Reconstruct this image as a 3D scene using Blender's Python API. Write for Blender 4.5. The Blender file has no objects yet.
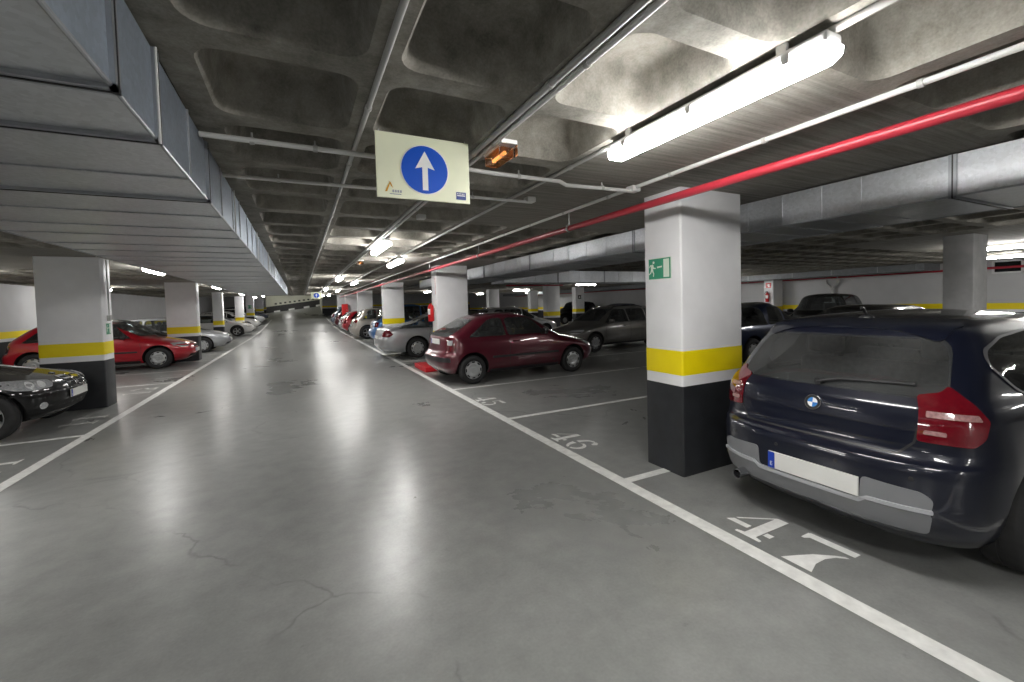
import bpy, bmesh, math, random
from mathutils import Vector, Matrix
from mathutils.bvhtree import BVHTree
from mathutils.geometry import delaunay_2d_cdt
random.seed(7)
PI = math.pi
SC = bpy.context.scene
COL = SC.collection
H = 2.6                                   # underside of the slab
def fz(y): return 0.0 if y < 34 else 0.04 * (min(y, 62) - 34)   # the floor climbs gently far down the aisle

# ------------------------------------------------------------------ materials
def newmat(name):
    m = bpy.data.materials.new(name); m.use_nodes = True
    return m, m.node_tree, m.node_tree.nodes['Principled BSDF']
def setp(b, **k):
    for n, v in k.items():
        n = n.replace('_', ' ')
        if n in b.inputs: b.inputs[n].default_value = v
def rgb(c): return (c[0], c[1], c[2], 1)
def simple(name, c, rough=.5, metal=0, coat=0, spec=.5, noise=.0, nscale=8, bump=0):
    m, nt, b = newmat(name)
    setp(b, Base_Color=rgb(c), Roughness=rough, Metallic=metal, Coat_Weight=coat, Coat_Roughness=.04, Specular_IOR_Level=spec)
    tc = nt.nodes.new('ShaderNodeTexCoord'); n = nt.nodes.new('ShaderNodeTexNoise')
    n.inputs['Scale'].default_value = nscale; n.inputs['Detail'].default_value = 6
    nt.links.new(tc.outputs['Object'], n.inputs['Vector'])
    if noise:
        r = nt.nodes.new('ShaderNodeValToRGB')
        r.color_ramp.elements[0].position = .3; r.color_ramp.elements[1].position = .72
        r.color_ramp.elements[0].color = rgb([v * (1 - noise) for v in c]); r.color_ramp.elements[1].color = rgb([min(1, v * (1 + noise)) for v in c])
        nt.links.new(n.outputs['Fac'], r.inputs['Fac']); nt.links.new(r.outputs['Color'], b.inputs['Base Color'])
    if bump:
        bp = nt.nodes.new('ShaderNodeBump'); bp.inputs['Strength'].default_value = bump; bp.inputs['Distance'].default_value = .01
        nt.links.new(n.outputs['Fac'], bp.inputs['Height']); nt.links.new(bp.outputs['Normal'], b.inputs['Normal'])
    return m
def emis(name, c, s):
    m, nt, b = newmat(name); setp(b, Base_Color=rgb((.9, .9, .9)), Emission_Color=rgb(c), Emission_Strength=s); return m
def glass(name, tint=(.55, .6, .6), clear=.6, rough=.02, dust_haze=.0):
    m, nt, b = newmat(name)
    out = [n for n in nt.nodes if n.type == 'OUTPUT_MATERIAL'][0]
    nt.nodes.remove(b)
    tr = nt.nodes.new('ShaderNodeBsdfTransparent'); tr.inputs['Color'].default_value = rgb([v * clear for v in tint])
    gl = nt.nodes.new('ShaderNodeBsdfGlossy'); gl.inputs['Roughness'].default_value = rough; gl.inputs['Color'].default_value = (.9, .9, .9, 1)
    fr = nt.nodes.new('ShaderNodeFresnel'); fr.inputs['IOR'].default_value = 1.5
    mx = nt.nodes.new('ShaderNodeMixShader')
    nt.links.new(fr.outputs[0], mx.inputs[0]); nt.links.new(tr.outputs[0], mx.inputs[1]); nt.links.new(gl.outputs[0], mx.inputs[2])
    df = nt.nodes.new('ShaderNodeBsdfDiffuse'); df.inputs['Color'].default_value = (.42, .43, .43, 1); m2 = nt.nodes.new('ShaderNodeMixShader')  # grey diffuse film: dust, doubling as painted reflections and light through the cabin
    tc = nt.nodes.new('ShaderNodeTexCoord'); nz = nt.nodes.new('ShaderNodeTexNoise'); nz.inputs['Scale'].default_value = 2.5; nz.inputs['Detail'].default_value = 6
    mr = nt.nodes.new('ShaderNodeMapRange'); mr.inputs['From Min'].default_value = .3; mr.inputs['From Max'].default_value = .7; mr.inputs['To Min'].default_value = dust_haze * .5; mr.inputs['To Max'].default_value = dust_haze * 1.6
    nt.links.new(tc.outputs['Object'], nz.inputs['Vector']); nt.links.new(nz.outputs['Fac'], mr.inputs['Value']); nt.links.new(mr.outputs[0], m2.inputs[0])
    nt.links.new(mx.outputs[0], m2.inputs[1]); nt.links.new(df.outputs[0], m2.inputs[2]); nt.links.new(m2.outputs[0], out.inputs['Surface'])
    return m
def concrete(name, dark, light, scale=1.0, rough=(.6, .8), bump=.15, cracks=0.0, spec=.4, streak=None, blotch=.5):
    m, nt, b = newmat(name); N = nt.nodes.new; K = nt.links.new
    tc = N('ShaderNodeTexCoord')
    n1 = N('ShaderNodeTexNoise'); n1.inputs['Scale'].default_value = .55 * scale; n1.inputs['Detail'].default_value = 9; n1.inputs['Roughness'].default_value = .62; n1.inputs['Distortion'].default_value = .4
    n2 = N('ShaderNodeTexNoise'); n2.inputs['Scale'].default_value = 5 * scale; n2.inputs['Detail'].default_value = 10; n2.inputs['Roughness'].default_value = .65
    n3 = N('ShaderNodeTexNoise'); n3.inputs['Scale'].default_value = 60 * scale; n3.inputs['Detail'].default_value = 4
    src = tc.outputs['Object']
    if streak:
        mp = N('ShaderNodeMapping'); mp.inputs['Scale'].default_value = streak; K(src, mp.inputs['Vector']); K(mp.outputs[0], n2.inputs['Vector'])
    else: K(src, n2.inputs['Vector'])
    K(src, n1.inputs['Vector']); K(src, n3.inputs['Vector'])
    mx = N('ShaderNodeMix'); mx.inputs['Factor'].default_value = blotch; K(n2.outputs['Fac'], mx.inputs[2]); K(n1.outputs['Fac'], mx.inputs[3])
    mx2 = N('ShaderNodeMix'); mx2.inputs['Factor'].default_value = .16; K(mx.outputs[0], mx2.inputs[2]); K(n3.outputs['Fac'], mx2.inputs[3])
    r = N('ShaderNodeValToRGB'); r.color_ramp.elements[0].position = .33; r.color_ramp.elements[1].position = .68
    r.color_ramp.elements[0].color = rgb(dark); r.color_ramp.elements[1].color = rgb(light)
    K(mx2.outputs[0], r.inputs['Fac']); colr = r.outputs['Color']
    if cracks:
        nw = N('ShaderNodeTexNoise'); nw.inputs['Scale'].default_value = 1.6; nw.inputs['Detail'].default_value = 8; K(src, nw.inputs['Vector'])
        va = N('ShaderNodeVectorMath'); va.operation = 'MULTIPLY_ADD'; K(nw.outputs['Color'], va.inputs[0]); va.inputs[1].default_value = (.7, .7, 0); K(src, va.inputs[2])
        vo = N('ShaderNodeTexVoronoi'); vo.feature = 'DISTANCE_TO_EDGE'; vo.inputs['Scale'].default_value = .27; K(va.outputs[0], vo.inputs['Vector'])
        rr = N('ShaderNodeValToRGB'); rr.color_ramp.elements[0].position = .0; rr.color_ramp.elements[0].color = (1, 1, 1, 1); rr.color_ramp.elements[1].position = .0045; rr.color_ramp.elements[1].color = (0, 0, 0, 1)
        K(vo.outputs['Distance'], rr.inputs['Fac'])
        mk = N('ShaderNodeMath'); mk.operation = 'MULTIPLY'; K(rr.outputs['Color'], mk.inputs[0])
        rm = N('ShaderNodeValToRGB'); rm.color_ramp.elements[0].position = .5; rm.color_ramp.elements[1].position = .62; K(n1.outputs['Fac'], rm.inputs['Fac']); K(rm.outputs['Color'], mk.inputs[1])
        mk2 = N('ShaderNodeMath'); mk2.operation = 'MULTIPLY'; K(mk.outputs[0], mk2.inputs[0]); mk2.inputs[1].default_value = cracks
        cm = N('ShaderNodeMix'); cm.data_type = 'RGBA'; K(mk2.outputs[0], cm.inputs['Factor']); K(colr, cm.inputs[6]); cm.inputs[7].default_value = rgb([v * .45 for v in dark])
        colr = cm.outputs[2]
        ns = N('ShaderNodeTexNoise'); ns.inputs['Scale'].default_value = 7; ns.inputs['Detail'].default_value = 7; ns.inputs['Roughness'].default_value = .7; K(src, ns.inputs['Vector'])
        rs = N('ShaderNodeValToRGB'); rs.color_ramp.elements[0].position = .64; rs.color_ramp.elements[1].position = .72; rs.color_ramp.elements[1].color = (.35, .35, .35, 1); K(ns.outputs['Fac'], rs.inputs['Fac'])
        cs = N('ShaderNodeMix'); cs.data_type = 'RGBA'; K(rs.outputs['Color'], cs.inputs['Factor']); K(colr, cs.inputs[6]); cs.inputs[7].default_value = rgb([v * .5 for v in dark]); colr = cs.outputs[2]
    K(colr, b.inputs['Base Color'])
    mr = N('ShaderNodeMapRange'); mr.inputs['To Min'].default_value = rough[0]; mr.inputs['To Max'].default_value = rough[1]
    K(n1.outputs['Fac'], mr.inputs['Value']); mr.inputs['From Min'].default_value = .3; mr.inputs['From Max'].default_value = .7
    K(mr.outputs[0], b.inputs['Roughness']); setp(b, Specular_IOR_Level=spec)
    bp = N('ShaderNodeBump'); bp.inputs['Strength'].default_value = bump; bp.inputs['Distance'].default_value = .01
    K(n2.outputs['Fac'], bp.inputs['Height']); K(bp.outputs['Normal'], b.inputs['Normal'])
    return m
def galvan(name, c, rough=.38, metal=.85):
    m, nt, b = newmat(name); N = nt.nodes.new; K = nt.links.new
    tc = N('ShaderNodeTexCoord'); vo = N('ShaderNodeTexVoronoi'); vo.inputs['Scale'].default_value = 55; K(tc.outputs['Object'], vo.inputs['Vector'])
    n = N('ShaderNodeTexNoise'); n.inputs['Scale'].default_value = 3; n.inputs['Detail'].default_value = 7; K(tc.outputs['Object'], n.inputs['Vector'])
    mx = N('ShaderNodeMix'); mx.inputs['Factor'].default_value = .62; K(vo.outputs['Color'], mx.inputs[2]); K(n.outputs['Fac'], mx.inputs[3])
    r = N('ShaderNodeValToRGB'); r.color_ramp.elements[0].position = .25; r.color_ramp.elements[1].position = .75
    r.color_ramp.elements[0].color = rgb([v * .84 for v in c]); r.color_ramp.elements[1].color = rgb([min(1, v * 1.12) for v in c])
    K(mx.outputs[0], r.inputs['Fac']); K(r.outputs['Color'], b.inputs['Base Color'])
    mr = N('ShaderNodeMapRange'); mr.inputs['To Min'].default_value = rough - .03; mr.inputs['To Max'].default_value = rough + .05; K(vo.outputs['Distance'], mr.inputs['Value']); K(mr.outputs[0], b.inputs['Roughness'])
    setp(b, Metallic=metal)
    return m
def bands(name, levels, noise=.06):
    """painted wall: colour changes with height (levels = [(z, colour), ...], each colour starts at its z)"""
    m, nt, b = newmat(name); N = nt.nodes.new; K = nt.links.new
    tc = N('ShaderNodeTexCoord'); sp = N('ShaderNodeSeparateXYZ'); K(tc.outputs['Object'], sp.inputs[0])
    mr = N('ShaderNodeMapRange'); mr.inputs['From Min'].default_value = 0; mr.inputs['From Max'].default_value = 4; K(sp.outputs['Z'], mr.inputs['Value'])
    r = N('ShaderNodeValToRGB'); r.color_ramp.interpolation = 'CONSTANT'; e = r.color_ramp.elements
    e[0].position = levels[0][0] / 4; e[0].color = rgb(levels[0][1]); e[1].position = levels[1][0] / 4; e[1].color = rgb(levels[1][1])
    for z, c in levels[2:]:
        x = e.new(z / 4); x.color = rgb(c)
    K(mr.outputs[0], r.inputs['Fac'])
    n = N('ShaderNodeTexNoise'); n.inputs['Scale'].default_value = 2.2; n.inputs['Detail'].default_value = 7; K(tc.outputs['Object'], n.inputs['Vector'])
    m2 = N('ShaderNodeMapRange'); m2.inputs['To Min'].default_value = 1 - noise * 2; m2.inputs['To Max'].default_value = 1 + noise; K(n.outputs['Fac'], m2.inputs['Value'])
    mu = N('ShaderNodeVectorMath'); mu.operation = 'SCALE'; K(r.outputs['Color'], mu.inputs[0]); K(m2.outputs[0], mu.inputs['Scale'])
    K(mu.outputs[0], b.inputs['Base Color']); setp(b, Roughness=.55)
    return m
def paint(name, c, metal=.25, rough=.32, dust_haze=0, spec=.5):
    m = simple(name, c, rough=rough, metal=metal, coat=1.0, spec=spec, noise=.06 + dust_haze, nscale=5); return m

WHITE = (.86, .86, .88); YEL = (.98, .77, .0); BLK = (.022, .024, .028)
M = dict(
    floor=concrete('polished_concrete', (.18, .184, .179), (.34, .345, .335), 1.0, (.25, .38), .035, .75, .6),
    ceil=concrete('raw_concrete_ceiling', (.10, .094, .08), (.47, .445, .395), 1.6, (.75, .9), .4, 0, .3, (1, 1, 1)),
    solid=concrete('board_marked_concrete', (.14, .13, .115), (.44, .42, .38), 1.0, (.75, .9), .35, 0, .3, (.25, 6, 1), .35),
    line=simple('road_paint_white', (.80, .80, .78), .6, noise=.12, nscale=14),
    stencil=simple('stencil_paint_white', (.84, .84, .82), .6, noise=.08, nscale=18),
    stencil_worn=simple('stencil_paint_worn', (.6, .6, .58), .6, noise=.25, nscale=25),
    redfloor=simple('red_floor_paint', (.62, .012, .02), .5, noise=.1),
    white=simple('column_white_paint', WHITE, .5, noise=.05, nscale=3),
    grey=simple('bare_column_grey', (.40, .40, .40), .7, noise=.14, nscale=5, bump=.1),
    yellow=simple('column_yellow_paint', YEL, .5, noise=.05, nscale=4),
    black=simple('column_black_paint', BLK, .5, noise=.25, nscale=6),
    wall=bands('painted_wall_bands', [(0, BLK), (.88, WHITE), (.97, YEL), (1.18, (.55, .55, .56))]),
    plain=simple('plain_wall_paint', (.5, .5, .5), .6, noise=.06, nscale=2),
    galv=galvan('galvanised_sheet', (.60, .62, .65), .31, .66),
    galvd=galvan('galvanised_sheet_blue', (.40, .46, .54), .40, .7),
    ductdull=simple('dull_grey_sheet', (.22, .23, .24), .6, .3, noise=.12),
    flange=simple('galvanised_flange', (.42, .44, .47), .4, .8, noise=.1),
    dark=simple('dark_rubber_gasket', (.02, .02, .022), .6),
    conduit=simple('grey_pvc_conduit', (.50, .50, .49), .45, noise=.05),
    conduitw=simple('pale_pvc_conduit', (.72, .72, .71), .42, noise=.04),
    redpipe=simple('red_pipe_paint', (.46, .03, .05), .35, coat=.3, noise=.08, nscale=4),
    steel=simple('steel', (.55, .55, .56), .3, .9, noise=.08),
    tube=emis('lit_diffuser', (1, .985, .95), 34),
    tube2=emis('lit_diffuser_dim', (1, .985, .95), 20),
    housing=simple('luminaire_housing', (.55, .55, .56), .45, noise=.04),
    sign=simple('sign_cream', (.92, .95, .72), .4, noise=.03),
    blue=simple('sign_blue', (.0, .09, .62), .4, noise=.02),
    signwhite=simple('sign_white', (.93, .93, .93), .4, noise=.02),
    navy=simple('logo_navy', (.03, .06, .25), .4, noise=.02),
    orange=simple('logo_orange', (.75, .38, .03), .4, noise=.02),
    green=simple('sign_green', (.02, .30, .16), .4, noise=.03),
    pale=simple('sign_pale_green', (.72, .84, .72), .4, noise=.02),
    red=simple('signal_red', (.62, .012, .015), .35, coat=.3, noise=.04),
    amber=glass('amber_lens', (1, .74, .5), 1.0),
    amberl=emis('amber_lamp', (1, .42, .12), .8),
    clear=glass('clear_cover', (.95, .95, .95), .95),
    tyre=simple('tyre_rubber', (.018, .018, .019), .75, noise=.25, nscale=20, bump=.1),
    well=simple('wheel_well_black', (.008, .008, .008), .9, noise=.1),
    cabin=simple('cabin_trim', (.07, .07, .072), .8, noise=.2, nscale=12),
    seat=simple('seat_cloth', (.10, .10, .105), .9, noise=.2, nscale=30),
    glass=glass('car_glass', (.8, .86, .86), .8, dust_haze=.07),
    glassr=glass('car_glass_tinted', (.7, .75, .76), .75, dust_haze=.07),
    glassd=simple('dark_glass', (.012, .014, .016), .04, spec=.7, noise=.1),
    trim=simple('black_trim', (.02, .02, .022), .45, noise=.1),
    alloy=simple('alloy_silver', (.55, .56, .57), .28, .85, noise=.05),
    capgrey=simple('hubcap_silver', (.48, .49, .50), .35, .5, noise=.05),
    chrome=simple('chrome', (.8, .8, .82), .08, 1.0, noise=.02),
    lred=simple('lamp_red', (.13, .003, .009), .08, coat=1, noise=.12, nscale=40),
    lredd=simple('lamp_dark_red', (.09, .003, .008), .08, coat=1, noise=.15, nscale=40),
    lwhite=simple('lamp_clear', (.55, .56, .58), .1, .35, coat=1, noise=.25, nscale=45),
    lpink=simple('lamp_band', (.36, .20, .20), .12, coat=1, noise=.3, nscale=70),
    plate=simple('number_plate_white', (.72, .72, .70), .4, noise=.03),
    plateblue=simple('number_plate_blue', (.01, .05, .42), .4, noise=.02),
    bumpgrey=simple('bumper_grey', (.23, .235, .25), .42, .15, noise=.05),
    bumplight=simple('bumper_grey_light', (.48, .49, .52), .35, .2, noise=.04),
    rampw=simple('ramp_cream', (.72, .72, .62), .6, noise=.04),
    rampd=simple('ramp_dark', (.06, .06, .06), .6, noise=.15),
    frame=simple('window_frame_white', (.75, .75, .75), .5, noise=.03),
)

# ------------------------------------------------------------------ object helpers
def tag(o, label=None, cat=None, group=None, kind=None):
    if label: o['label'] = label
    if cat: o['category'] = cat
    if group: o['group'] = group
    if kind: o['kind'] = kind
    return o
def empty(name, loc=(0, 0, 0), rz=0, label=None, cat=None, group=None):
    o = bpy.data.objects.new(name, None); COL.objects.link(o); o.empty_display_size = .1
    o.location = loc; o.rotation_euler = (0, 0, rz)
    return tag(o, label, cat, group)
def finish(name, me, mats, parent=None, smooth=None, loc=None):
    for m in (mats if isinstance(mats, (list, tuple)) else [mats]): me.materials.append(m)
    if smooth is not None:
        for p in me.polygons: p.use_smooth = True
        me.set_sharp_from_angle(angle=math.radians(smooth))
    o = bpy.data.objects.new(name, me); COL.objects.link(o)
    if parent: o.parent = parent
    if loc: o.location = loc
    return o
def obj(name, bm, mats, parent=None, smooth=None, loc=None):
    bmesh.ops.recalc_face_normals(bm, faces=bm.faces[:])
    me = bpy.data.meshes.new(name); bm.to_mesh(me); bm.free()
    return finish(name, me, mats, parent, smooth, loc)
def pyobj(name, vs, fs, mats, parent=None, smooth=None, mi=None):
    me = bpy.data.meshes.new(name); me.from_pydata([tuple(v) for v in vs], [], fs); me.update()
    if mi: me.polygons.foreach_set('material_index', mi)
    return finish(name, me, mats, parent, smooth)
def BM(): return bmesh.new()
def box(bm, x0, x1, y0, y1, z0, z1, bev=0, mi=0, seg=2):
    vs = [bm.verts.new((x, y, z)) for x in (x0, x1) for y in (y0, y1) for z in (z0, z1)]
    idx = [(0, 1, 3, 2), (4, 6, 7, 5), (0, 4, 5, 1), (2, 3, 7, 6), (0, 2, 6, 4), (1, 5, 7, 3)]
    fs = [bm.faces.new([vs[i] for i in q]) for q in idx]
    for f in fs: f.material_index = mi
    if bev:
        es = list({e for f in fs for e in f.edges})
        bmesh.ops.bevel(bm, geom=es, offset=bev, segments=seg, profile=.5, affect='EDGES', material=mi)
    return bm
def vbevel_box(bm, x0, x1, y0, y1, z0, z1, r=.02):
    """box with its four upright edges rounded"""
    ring = []
    for cx, cy, a0 in ((x1 - r, y1 - r, 0), (x0 + r, y1 - r, 90), (x0 + r, y0 + r, 180), (x1 - r, y0 + r, 270)):
        for k in range(4):
            a = math.radians(a0 + 30 * k); ring.append((cx + r * math.cos(a), cy + r * math.sin(a)))
    lo = [bm.verts.new((x, y, z0)) for x, y in ring]; hi = [bm.verts.new((x, y, z1)) for x, y in ring]
    n = len(ring)
    for i in range(n): bm.faces.new((lo[i], lo[(i + 1) % n], hi[(i + 1) % n], hi[i]))
    bm.faces.new(hi); bm.faces.new(lo[::-1])
    return bm
def tube(bm, pts, r, n=10, cap=True, mi=0):
    pts = [Vector(p) for p in pts]; rings = []
    for i, p in enumerate(pts):
        t = ((pts[i + 1] - p).normalized() if i < len(pts) - 1 else Vector()) + ((p - pts[i - 1]).normalized() if i else Vector())
        t.normalize(); a = t.cross(Vector((0, 0, 1)))
        if a.length < 1e-3: a = t.cross(Vector((1, 0, 0)))
        a.normalize(); b = t.cross(a)
        rings.append([bm.verts.new(p + a * r * math.cos(2 * PI * k / n) + b * r * math.sin(2 * PI * k / n)) for k in range(n)])
    for A, B in zip(rings, rings[1:]):
        for k in range(n): bm.faces.new((A[k], A[(k + 1) % n], B[(k + 1) % n], B[k])).material_index = mi
    if cap:
        bm.faces.new(rings[0][::-1]).material_index = mi; bm.faces.new(rings[-1]).material_index = mi
    return bm
def lathe(bm, prof, n=32, axis='z', c=(0, 0, 0), mi=0, close=True):
    """prof = [(r, h)...] turned about an axis"""
    rings = []
    for r, h in prof:
        ring = []
        for k in range(n):
            a = 2 * PI * k / n; u, v = r * math.cos(a), r * math.sin(a)
            p = (u, v, h) if axis == 'z' else ((u, h, v) if axis == 'y' else (h, u, v))
            ring.append(bm.verts.new(Vector(p) + Vector(c)))
        rings.append(ring)
    for A, B in zip(rings, rings[1:]):
        for k in range(n): bm.faces.new((A[k], A[(k + 1) % n], B[(k + 1) % n], B[k])).material_index = mi
    if close:
        for R in (rings[0], rings[-1]):
            try: bm.faces.new(R).material_index = mi
            except ValueError: pass
    return bm
def prism(bm, poly, f0, f1, mi=0):
    """poly (u,v) -> extruded between mapping functions f0 and f1"""
    lo = [bm.verts.new(f0(u, v)) for u, v in poly]; hi = [bm.verts.new(f1(u, v)) for u, v in poly]; n = len(poly)
    for i in range(n): bm.faces.new((lo[i], lo[(i + 1) % n], hi[(i + 1) % n], hi[i])).material_index = mi
    bm.faces.new(lo[::-1]).material_index = mi; bm.faces.new(hi).material_index = mi
    return bm
def rounded(poly, r, seg=4):
    out = []; n = len(poly)
    for i in range(n):
        p = Vector(poly[i]); a = Vector(poly[i - 1]) - p; b = Vector(poly[(i + 1) % n]) - p
        ri = r[i] if isinstance(r, (list, tuple)) else r
        d = min(ri, a.length * .45, b.length * .45)
        if d < 1e-4: out.append(tuple(p)); continue
        A = p + a.normalized() * d; B = p + b.normalized() * d
        for k in range(seg + 1):
            t = k / seg; q = A * (1 - t) ** 2 + p * 2 * t * (1 - t) + B * t * t
            out.append((q.x, q.y))
    return out
def ring_arc(cx, cy, rx, ry, t, a0, a1, n=10, t1=None):
    """a curved brush stroke"""
    t1 = t if t1 is None else t1
    o = []; i_ = []
    for k in range(n + 1):
        a = math.radians(a0 + (a1 - a0) * k / n); w = t + (t1 - t) * k / n
        o.append((cx + rx * math.cos(a), cy + ry * math.sin(a))); i_.append((cx + (rx - w) * math.cos(a), cy + (ry - w * .55) * math.sin(a)))
    return o + i_[::-1]

# ------------------------------------------------------------------ camera
f, yaw, pitch, roll, py0, ch = 426.19, .4614, .0344, .0276, 318.19, 1.61
fw = Vector((math.sin(yaw) * math.cos(pitch), math.cos(yaw) * math.cos(pitch), -math.sin(pitch)))
r0 = Vector((math.cos(yaw), -math.sin(yaw), 0)); d0 = fw.cross(r0)
rt = math.cos(roll) * r0 + math.sin(roll) * d0; dn = -math.sin(roll) * r0 + math.cos(roll) * d0
cam = bpy.data.cameras.new('camera'); cam.sensor_width = 36; cam.lens = f * 36 / 1024; cam.clip_start = .05; cam.clip_end = 300
cam.shift_y = -(341 - py0) / 1024
co = bpy.data.objects.new('camera', cam); COL.objects.link(co)
co.matrix_world = Matrix(((rt.x, -dn.x, -fw.x, 0), (rt.y, -dn.y, -fw.y, 0), (rt.z, -dn.z, -fw.z, ch), (0, 0, 0, 1)))
SC.camera = co

# ------------------------------------------------------------------ room shell
XL, XR, Y0, Y1 = -7.8, 20.5, -9.0, 56.0
ys = [Y0, 34, 62]
vs = []; fs = []
for y in ys: vs += [(XL - .3, y, fz(y)), (XR + .3, y, fz(y))]
for i in range(len(ys) - 1): fs.append((2 * i, 2 * i + 1, 2 * i + 3, 2 * i + 2))
tag(pyobj('floor', vs, fs, M['floor']), kind='structure')

def ceiling():
    V = []; F = []; MI = []
    PX, PY, X0c, Y0c = .73, .75, .34, 1.135
    def zz(y): return fz(y)
    def ringpts(cx, cy, hx, hy, r, seg):
        out = []
        for sx, sy, a0 in ((1, 1, 0), (-1, 1, 90), (-1, -1, 180), (1, -1, 270)):
            for k in range(seg + 1):
                a = math.radians(a0 + 90 * k / seg); out.append((cx + sx * (hx - r) + r * math.cos(a), cy + sy * (hy - r) + r * math.sin(a)))
        return out
    i0 = math.floor((XL - X0c) / PX); i1 = math.ceil((XR - X0c) / PX); j0 = math.floor((Y0 - Y0c) / PY); j1 = math.ceil((Y1 - Y0c) / PY)
    heads_x = [(2, 7), (-8, -3), (13, 18)]
    for i in range(i0, i1):
        for j in range(j0, j1):
            x0, x1 = X0c + i * PX, X0c + (i + 1) * PX; y0, y1 = Y0c + j * PY, Y0c + (j + 1) * PY
            head = any(a <= i < b for a, b in heads_x) and (j % 10) < 5
            b = len(V)
            if head:
                V += [(x0, y0, H + zz(y0)), (x1, y0, H + zz(y0)), (x1, y1, H + zz(y1)), (x0, y1, H + zz(y1))]
                F.append((b, b + 3, b + 2, b + 1)); MI.append(1); continue
            cx, cy = (x0 + x1) / 2, (y0 + y1) / 2
            near = math.hypot(cx - .8, cy - 2) < 8
            seg = 5 if near else 2
            prof = [(0, 0), (.004, .008), (.014, .018), (.05, .20), (.062, .225), (.095, .25)] if near else [(0, 0), (.02, .03), (.05, .2), (.11, .26)]
            hx, hy = PX / 2 - .062, PY / 2 - .068
            V += [(x1, y1, H + zz(y1)), (x0, y1, H + zz(y1)), (x0, y0, H + zz(y0)), (x1, y0, H + zz(y0))]
            rb = len(V); n = 4 * (seg + 1)
            for ins, dz in prof:
                V += [(x, y, H + dz + zz(y)) for x, y in ringpts(cx, cy, hx - ins, hy - ins, max(.10 - ins * .4, .02), seg)]
            for q in range(4):
                s = rb + q * (seg + 1)
                F.append([b + q] + [s + k for k in range(seg, -1, -1)][::-1]); MI.append(0)
                F.append((b + q, s + seg, rb + ((q + 1) % 4) * (seg + 1), b + (q + 1) % 4)); MI.append(0)
            for k in range(len(prof) - 1):
                A = rb + k * n; B = A + n
                for m_ in range(n):
                    F.append((A + m_, A + (m_ + 1) % n, B + (m_ + 1) % n, B + m_)); MI.append(0)
            F.append(list(range(rb + (len(prof) - 1) * n, rb + len(prof) * n))); MI.append(0)
    o = pyobj('ceiling', V, F, [M['ceil'], M['solid']], mi=MI)
    bm = BM(); bm.from_mesh(o.data); bmesh.ops.recalc_face_normals(bm, faces=bm.faces[:])
    bm.to_mesh(o.data); bm.free()
    for p in o.data.polygons: p.use_smooth = True
    o.data.set_sharp_from_angle(angle=math.radians(38))
    tag(o, kind='structure')
ceiling()
def wallbox(name, x0, x1, y0, y1, z0, z1, m):
    return tag(obj(name, box(BM(), x0, x1, y0, y1, z0, z1), m), kind='structure')
wallbox('wall_left', XL - .2, XL, Y0, 62, -.1, 4, M['wall'])
wallbox('wall_right', XR, XR + .2, Y0, 62, -.1, 4, M['wall'])
wallbox('wall_back', XL, XR, Y0 - .2, Y0, -.1, 4, M['plain'])
# far end: blocks either side of the ramp mouth
def bandwall(name, x0, x1, y0, y1, zb, zt):
    m = bands(name + '_paint', [(0, BLK), (zb + .84, WHITE), (zb + .93, YEL), (zb + 1.15, (.6, .6, .6))])
    return wallbox(name, x0, x1, y0, y1, zb - .2, zt, m)
bandwall('wall_far_right', 2.35, XR, 54, 54.3, .8, 4.2)
bandwall('wall_far_left', XL, -3.3, 54, 54.3, .8, 4.2)
# ramp rising behind the mouth
rv = [(-4.5, 52, fz(52)), (2.5, 52, fz(52)), (2.5, 60, 1.95), (-4.5, 60, 1.15)]
tag(pyobj('floor_ramp', rv, [(0, 1, 2, 3)], M['floor']), kind='structure')
def rz(x, a, b): return a + (b - a) * (x + 3.2) / 5.2
bm = BM(); prism(bm, [(-4.5, .6), (2.5, .6), (2.5, rz(2.5, 2.05, 2.72)), (-4.5, rz(-4.5, 2.05, 2.72))], lambda u, v: (u, 60, v), lambda u, v: (u, 60.2, v))
tag(obj('wall_ramp', bm, M['rampd']), kind='structure')
bm = BM(); prism(bm, [(-4.5, rz(-4.5, 2.05, 2.72)), (2.5, rz(2.5, 2.05, 2.72)), (2.5, 4.6), (-4.5, 4.6)], lambda u, v: (u, 59.9, v), lambda u, v: (u, 60.2, v))
tag(obj('trim_ramp', bm, M['rampw']), kind='structure')
for k, x in enumerate((-2.5, -.9, .8, 2.2)):
    bm = BM(); z = rz(x, 1.28, 1.98); prism(bm, [(x - .33, z - .12), (x + .33, z - .02), (x + .33, z + .22), (x - .33, z + .12)], lambda u, v: (u, 59.93, v), lambda u, v: (u, 60, v))
    tag(obj('ramp_marker', bm, M['signwhite']), 'white rectangular marker on the dark ramp wall, %s' % ('leftmost of four', 'second from the left', 'third from the left', 'rightmost of four')[k], 'marker', 'markers on the far ramp wall')
for k in range(10):
    x = -2.6 + k * .52; bm = BM(); z = rz(x, 2.3, 2.95); box(bm, x - .12, x + .12, 59.86, 59.9, z - .09, z + .09)
    tag(obj('ramp_opening', bm, M['rampd']), 'small dark square hole in the cream ramp parapet', 'opening', 'row of square holes along the far ramp parapet')
wallbox('wall_ramp_side', 2.35, 2.5, 54.3, 62, 0, 4.6, M['rampw']); wallbox('wall_ramp_left', -4.6, -4.5, 54.3, 62, 0, 4.6, M['rampw'])
wallbox('ceiling_ramp', -4.6, 2.5, 56, 62, 4.6, 4.7, M['rampw'])
wallbox('ceiling_ramp_drop', -4.6, 2.5, 55.9, 56, 3.4, 4.7, M['ceil'])

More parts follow.
